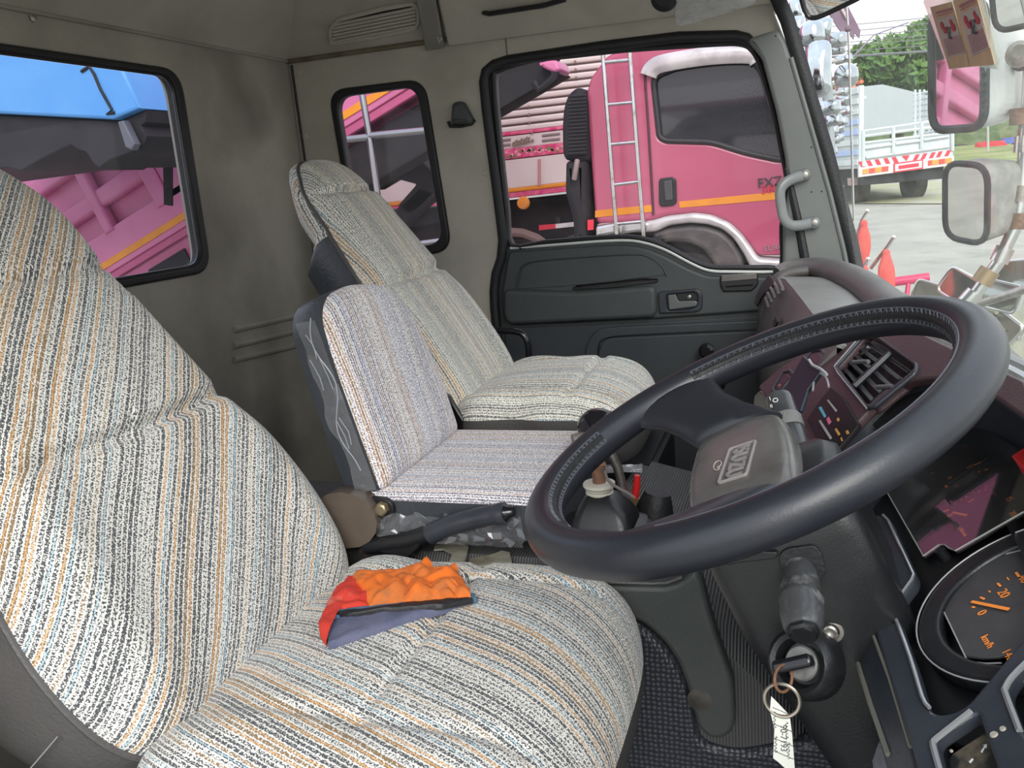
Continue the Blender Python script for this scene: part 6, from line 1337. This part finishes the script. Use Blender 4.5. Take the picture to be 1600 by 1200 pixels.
for L, m_, w_ in (([(1394, 255), (1440, 249), (1440, 264), (1394, 270)], M['redrefl'], .075), ([(1396, 257), (1438, 251), (1438, 262), (1396, 268)], M['white'], .08), ([(1401, 259), (1433, 254.5), (1433, 260.5), (1401, 265)], M['redrefl'], .085)): wpl('number_panel', L, m_, t=.02, w=w_)
wpl('mud_flap', [(1337, 278), (1366, 276), (1366, 288), (1338, 290)], surf('flap_white', (.35, .25, .24), .6), w=-.4); wpl('mud_flap', [(1434, 266), (1460, 262), (1460, 274), (1436, 277)], bpy.data.materials['flap_white'], w=-.4)
plate('chassis', FWT, [(-.9, GZ(21.5) + .45), (.9, GZ(21.5) + .45), (.9, zb_ + .05), (-.9, zb_ + .05)], 4.5, M['chassis'], wt, w=-.1, bev=.02)
plate('bed_floor', FWT, [(q0[0], zb_ - .02), (FWT.px(1487, 240)[0], zb_ - .02), (FWT.px(1487, 240)[0], zb_ + .12), (q0[0], zb_ + .12)], 4.6, M['white'], wt, w=0, bev=.02)
wxs = (q0[0] + .35, FWT.px(1487, 240)[0] - .35)
for a in wxs: wheel('wheel', FWT.p(a, GZ(21.5) + .42, -.9), .42, wt, M['chassis'], ax=tuple(FWT.n), wdt=.3); 
for a in wxs:
    M_ = FWT; bm = bmesh.new(); lathe(bm, FWT.p(a - .14, GZ(21.5) + .42, -1.0), FWT.h, [(0, .2), (0, .40), (.03, .42), (.25, .42), (.28, .40), (.28, .2)], 28); obj('rear_tyre', bm, M['tire'], wt)
for o in [o for o in SC.collection.objects if o.parent == wt and o.name.split('.')[0] == 'wheel']:
    for ch in [c for c in SC.collection.objects if c.parent == o]: bpy.data.objects.remove(ch)
    bpy.data.objects.remove(o)
plate('truck_cab', FWT, [(-1.0, zb_ - .3), (1.0, zb_ - .3), (1.0, ztop - .3), (-1.0, ztop - .3)], 1.6, M['white'], wt, w=-4.8, bev=.1)
# stacked chrome mirrors of the trucks parked in line
cm_list = [(1279, 108, 34, 78, 3.6), (1268, 52, 32, 36, 4.2), (1288, 42, 20, 26, 5.0), (1309, 62, 24, 20, 4.6), (1309, 78, 20, 13, 5.2), (1318, 92, 24, 11, 5.8), (1322, 118, 32, 30, 4.8), (1316, 128, 20, 14, 5.6), (1316, 142, 20, 13, 6.0), (1317, 157, 20, 14, 6.4), (1296, 168, 30, 20, 4.6), (1318, 174, 24, 13, 6.9), (1302, 188, 24, 15, 5.2), (1314, 190, 18, 12, 7.4), (1300, 204, 18, 13, 6.0), (1310, 202, 16, 12, 7.8), (1304, 218, 16, 12, 6.6), (1300, 236, 14, 12, 7.2), (1312, 215, 12, 10, 8.0), (1246, 40, 20, 26, 4.4), (1243, 14, 16, 26, 5.0)]
places = ['the biggest oval, at eye height', 'wide, right under the interior mirror', 'small, just right of the wide top one', 'angular, beside the whip antenna near the top', 'flat, under the angular one', 'thin, pointing right above the round one', 'round, crossed by the whip antenna', 'first flat one below the round one', 'second flat one below the round one', 'third flat one below the round one', 'broad and bright, just below the biggest oval', 'flat, level with the white truck bed top', 'second broad one below the oval', 'tucked right of the second broad one', 'middle of the lower cluster', 'small, right of the lower cluster', 'tilted, low in the cluster', 'the lowest, above the grass', 'tiny, beside the pale blue slats', 'against the pillar beside the wide top one', 'topmost, against the pillar']
post = thing('mirror_post', 'dark post holding the column of chrome mirrors beyond the windscreen pillar', 'post', onY(1296, 300, 5.5))
obj('pole', T([onY(1300, 300, 5.5), onY(1292, 120, 5.5), onY(1284, 30, 5.5)], .03), surf('post_grey', (.30, .33, .34), .5), post)
dmg = surf('chrome_bright', (.56, .60, .62), .12, metal=1, c2=(.40, .44, .47), scale=9)
for i, ((x, y, w_, h_, yd), pl_) in enumerate(zip(cm_list, places)):
    c = onY(x, y, yd); k = yd / FPX; wd, ht = w_ * k, h_ * k
    rnd2 = random.Random(i); n = V((-.35 + rnd2.uniform(-.3, .3), -.9, rnd2.uniform(-.25, .25))).normalized(); h = V((0, 0, 1)).cross(n).normalized(); v = n.cross(h); a = rnd2.uniform(-.25, .25) if i else 0; h, v = h * math.cos(a) + v * math.sin(a), v * math.cos(a) - h * math.sin(a); fr = F(c, h, v)
    t = thing('chrome_mirror', 'stacked chrome mirror, ' + pl_, 'mirror', c, 'chrome mirrors stacked beyond the pillar')
    def rg(s, w): return [fr.p(p * s, q * s, w) for p, q in rrect(-wd / 2, -ht / 2, wd / 2, ht / 2, min(wd, ht) * (.42 if i in (0, 1, 6) else .3), 4)]
    dp = min(wd, ht) * .45
    obj('cap', loft([rg(.96, -dp * .6), rg(1, 0), rg(.95, dp * .35), rg(.7, dp * .75), rg(.3, dp)]), dmg, t, angle=50)
    obj('arm', T([fr.p(0, 0, -dp * .4), onY(1296, y + 6, 5.5)], .012, n=6), M['steel'], t)
# banner, cables, trees
FBN = F((0, 9.0, 0), (1, .2, 0), (0, 0, 1))
bn = thing('feather_banner', 'faded purple banner with a notched end hanging in the sky right of the interior mirror', 'banner', FBN.p(*FBN.px(1325, 40)))
plate('banner_cloth', FBN, FBN.pxs([(1268, -30), (1310, -20), (1345, 48), (1343, 60), (1336, 52), (1334, 62), (1328, 54), (1326, 64), (1310, 45), (1293, 18)]), .02, M['flag'], bn, bev=.004)
obj('banner_pole', T([FBN.p(*FBN.px(1290, -30), .02), FBN.p(*FBN.px(1323, 30), .02)], .012, n=6), surf('banner_edge', (.55, .45, .45), .6), bn)
obj('banner_mast', T([FBN.p(*FBN.px(1262, -40)), V((FBN.p(*FBN.px(1262, -40)).x, 9.0, GZ(9)))], .03), M['wire'], bn)
wires = [(58, 33, 'topmost'), (68, 41, 'second from the top'), (76, 52, 'third from the top'), (84, 62, 'fourth from the top'), (88, 70, 'fifth from the top'), (96, 82, 'sixth from the top'), (104, 92, 'thick lower')]
for i, (y0, y1, pl_) in enumerate(wires):
    Yw = 26 + i * .25; P_ = []
    for k in range(13):
        s = k / 12; x = 1240 + s * 420; y = (y0 - 12) + (y1 - 30 - (y0 - 12)) * s * 1.0 + 10 * 4 * s * (1 - s) * .3; P_.append(onY(x, y, Yw))
    tag(obj('power_cable', T(P_, .011 if i < 6 else .035, n=5), M['wire']), 'overhead cable crossing the pale sky, ' + pl_ + ' of the seven', 'cable', 'overhead cables')
tag(obj('guy_cable', T([onY(1326, 96, 20), onY(1365, 55, 20), onY(1420, 35, 20)], .015, n=5), surf('purple_wire', (.25, .2, .3), .6)), 'slanting cable rising over the tree from the whip antenna', 'cable')
def tree(name, lab, x, y, Yd, wpx, hpx, n, seed, m, flowers=0, grp='trees beyond the lot'):
    c = onY(x, y, Yd); k = Yd / FPX; rx, rz = wpx * k / 2, hpx * k / 2; g0 = GZ(min(Yd, 47)) ; t = thing(name, lab, 'tree', (c.x, Yd, g0), grp)
    rnd = random.Random(seed)
    bm = T([V((c.x, Yd, g0)), V((c.x + .1, Yd, g0 * .4 + (c.z) * .6)), V((c.x, Yd, c.z + rz * .3))], [.28, .2, .08], n=10)
    for j in range(6):
        a = rnd.uniform(0, 6.28); tube(bm, [V((c.x, Yd, c.z - rz * .4)), V((c.x + rx * .6 * math.cos(a), Yd + rx * .5 * math.sin(a), c.z + rz * rnd.uniform(-.1, .6)))], [.09, .03], n=6)
    obj('trunk', bm, M['bark'], t)
    bm = bmesh.new(); clumps = [(rnd.uniform(-1, 1), rnd.uniform(-1, 1), rnd.uniform(-1, 1)) for _ in range(60)]
    clumps = [q for q in clumps if q[0] ** 2 + q[1] ** 2 + q[2] ** 2 < 1][:34]
    for j in range(n):
        q = rnd.choice(clumps); d = V((rnd.gauss(0, 1), rnd.gauss(0, 1), rnd.gauss(0, 1))).normalized() * rnd.uniform(.5, 1) * .34
        p = V((c.x + (q[0] * .8 + d.x) * rx, Yd + (q[1] * .8 + d.y) * rx * .8, c.z + (q[2] * .75 + d.z) * rz)); s = rnd.uniform(.10, .22) * k * 42
        u = V((rnd.gauss(0, 1), rnd.gauss(0, 1), rnd.gauss(0, 1))).normalized(); w = u.orthogonal().normalized(); 
        vs = [bm.verts.new(p + u * s), bm.verts.new(p + w * s * .5), bm.verts.new(p - u * s), bm.verts.new(p - w * s * .5)]; bm.faces.new(vs)
    obj('foliage', bm, m, t, smooth=False)
    if flowers:
        bm = bmesh.new()
        for j in range(flowers):
            p = V((c.x - rx * rnd.uniform(.55, 1.0), Yd - rx * rnd.uniform(.1, .6), c.z + rz * rnd.uniform(-.5, .15))); s = .09
            bmesh.ops.create_icosphere(bm, subdivisions=1, radius=s, matrix=Matrix.Translation(p))
        obj('blossom', bm, M['flower'], t, smooth=False)
tree('leafy_tree', 'broad green tree behind the white stake truck with orange blossom on its left', 1400, 108, 34, 155, 92, 6500, 3, M['leaf'], flowers=60)
tree('leafy_tree', 'green tree behind the large side mirror', 1470, 60, 38, 90, 90, 3800, 5, M['leaf'])
tree('leafy_tree', 'dark tree at the right edge above the overgrown bank', 1605, 95, 40, 110, 70, 3600, 8, M['leaf'])
tree('leafy_tree', 'pale bushy tree low on the left beside the chrome mirrors', 1318, 150, 36, 60, 60, 2200, 9, M['leaf2'])
# low things on the grass at the right
gb = lambda x, y, Yd: onY(x, y, Yd)
for i, (y, lab) in enumerate(((236, 'red plastic barrier on the grass, lower of the two'), (226, 'red plastic barrier on the grass, upper of the two'))):
    c = gb(1551, y, 44); tag(obj('road_barrier', B((c.x, 44 + i * .6, c.z + .12 * (1 - i)), (1.15, .5, .30), .06), M['barrier']), lab, 'barrier', 'red barriers on the grass')
c = gb(1588, 222, 44.5); tag(obj('blue_crate', B((c.x, 45.4, c.z), (.9, .6, .45), .05), M['bluebin']), 'blue plastic crate on the grass at the right edge', 'crate')
c = gb(1583, 234, 44); bm = bmesh.new()
for j in range(7): lathe(bm, c + V((random.uniform(-.5, .5), random.uniform(-.3, .3), random.uniform(-.2, .15))), (random.uniform(-1, 1), -1, random.uniform(-1, 1)), [(0, .12), (0, .24), (.12, .24), (.12, .12)], 14)
tag(obj('tyre_pile', bm, M['tire']), 'heap of dark scrap below the blue crate', 'scrap', kind='stuff')
tag(obj('lamp_post', T([gb(1544, 248, 40), gb(1543, 150, 40)], .045), surf('post_pale', (.45, .46, .44), .5)), 'thin pale post standing on the grass in front of the red barriers', 'post')
bh = gb(1372, 145, 30); tag(obj('far_roof', loft([[V((bh.x - 1.4, 31, bh.z - 1.2)), V((bh.x - 1.4, 31, bh.z + .3)), V((bh.x + .2, 31, bh.z + .3)), V((bh.x + 2.2, 31, bh.z - .4)), V((bh.x + 2.2, 31, bh.z - 1.2))], [V((bh.x - 1.4, 33, bh.z - 1.2)), V((bh.x - 1.4, 33, bh.z + .4)), V((bh.x + .2, 33, bh.z + .4)), V((bh.x + 2.2, 33, bh.z - .3)), V((bh.x + 2.2, 33, bh.z - 1.2))]]), M['roofgrey'], smooth=False), 'grey shed roof just showing above the white truck bed', 'shed')
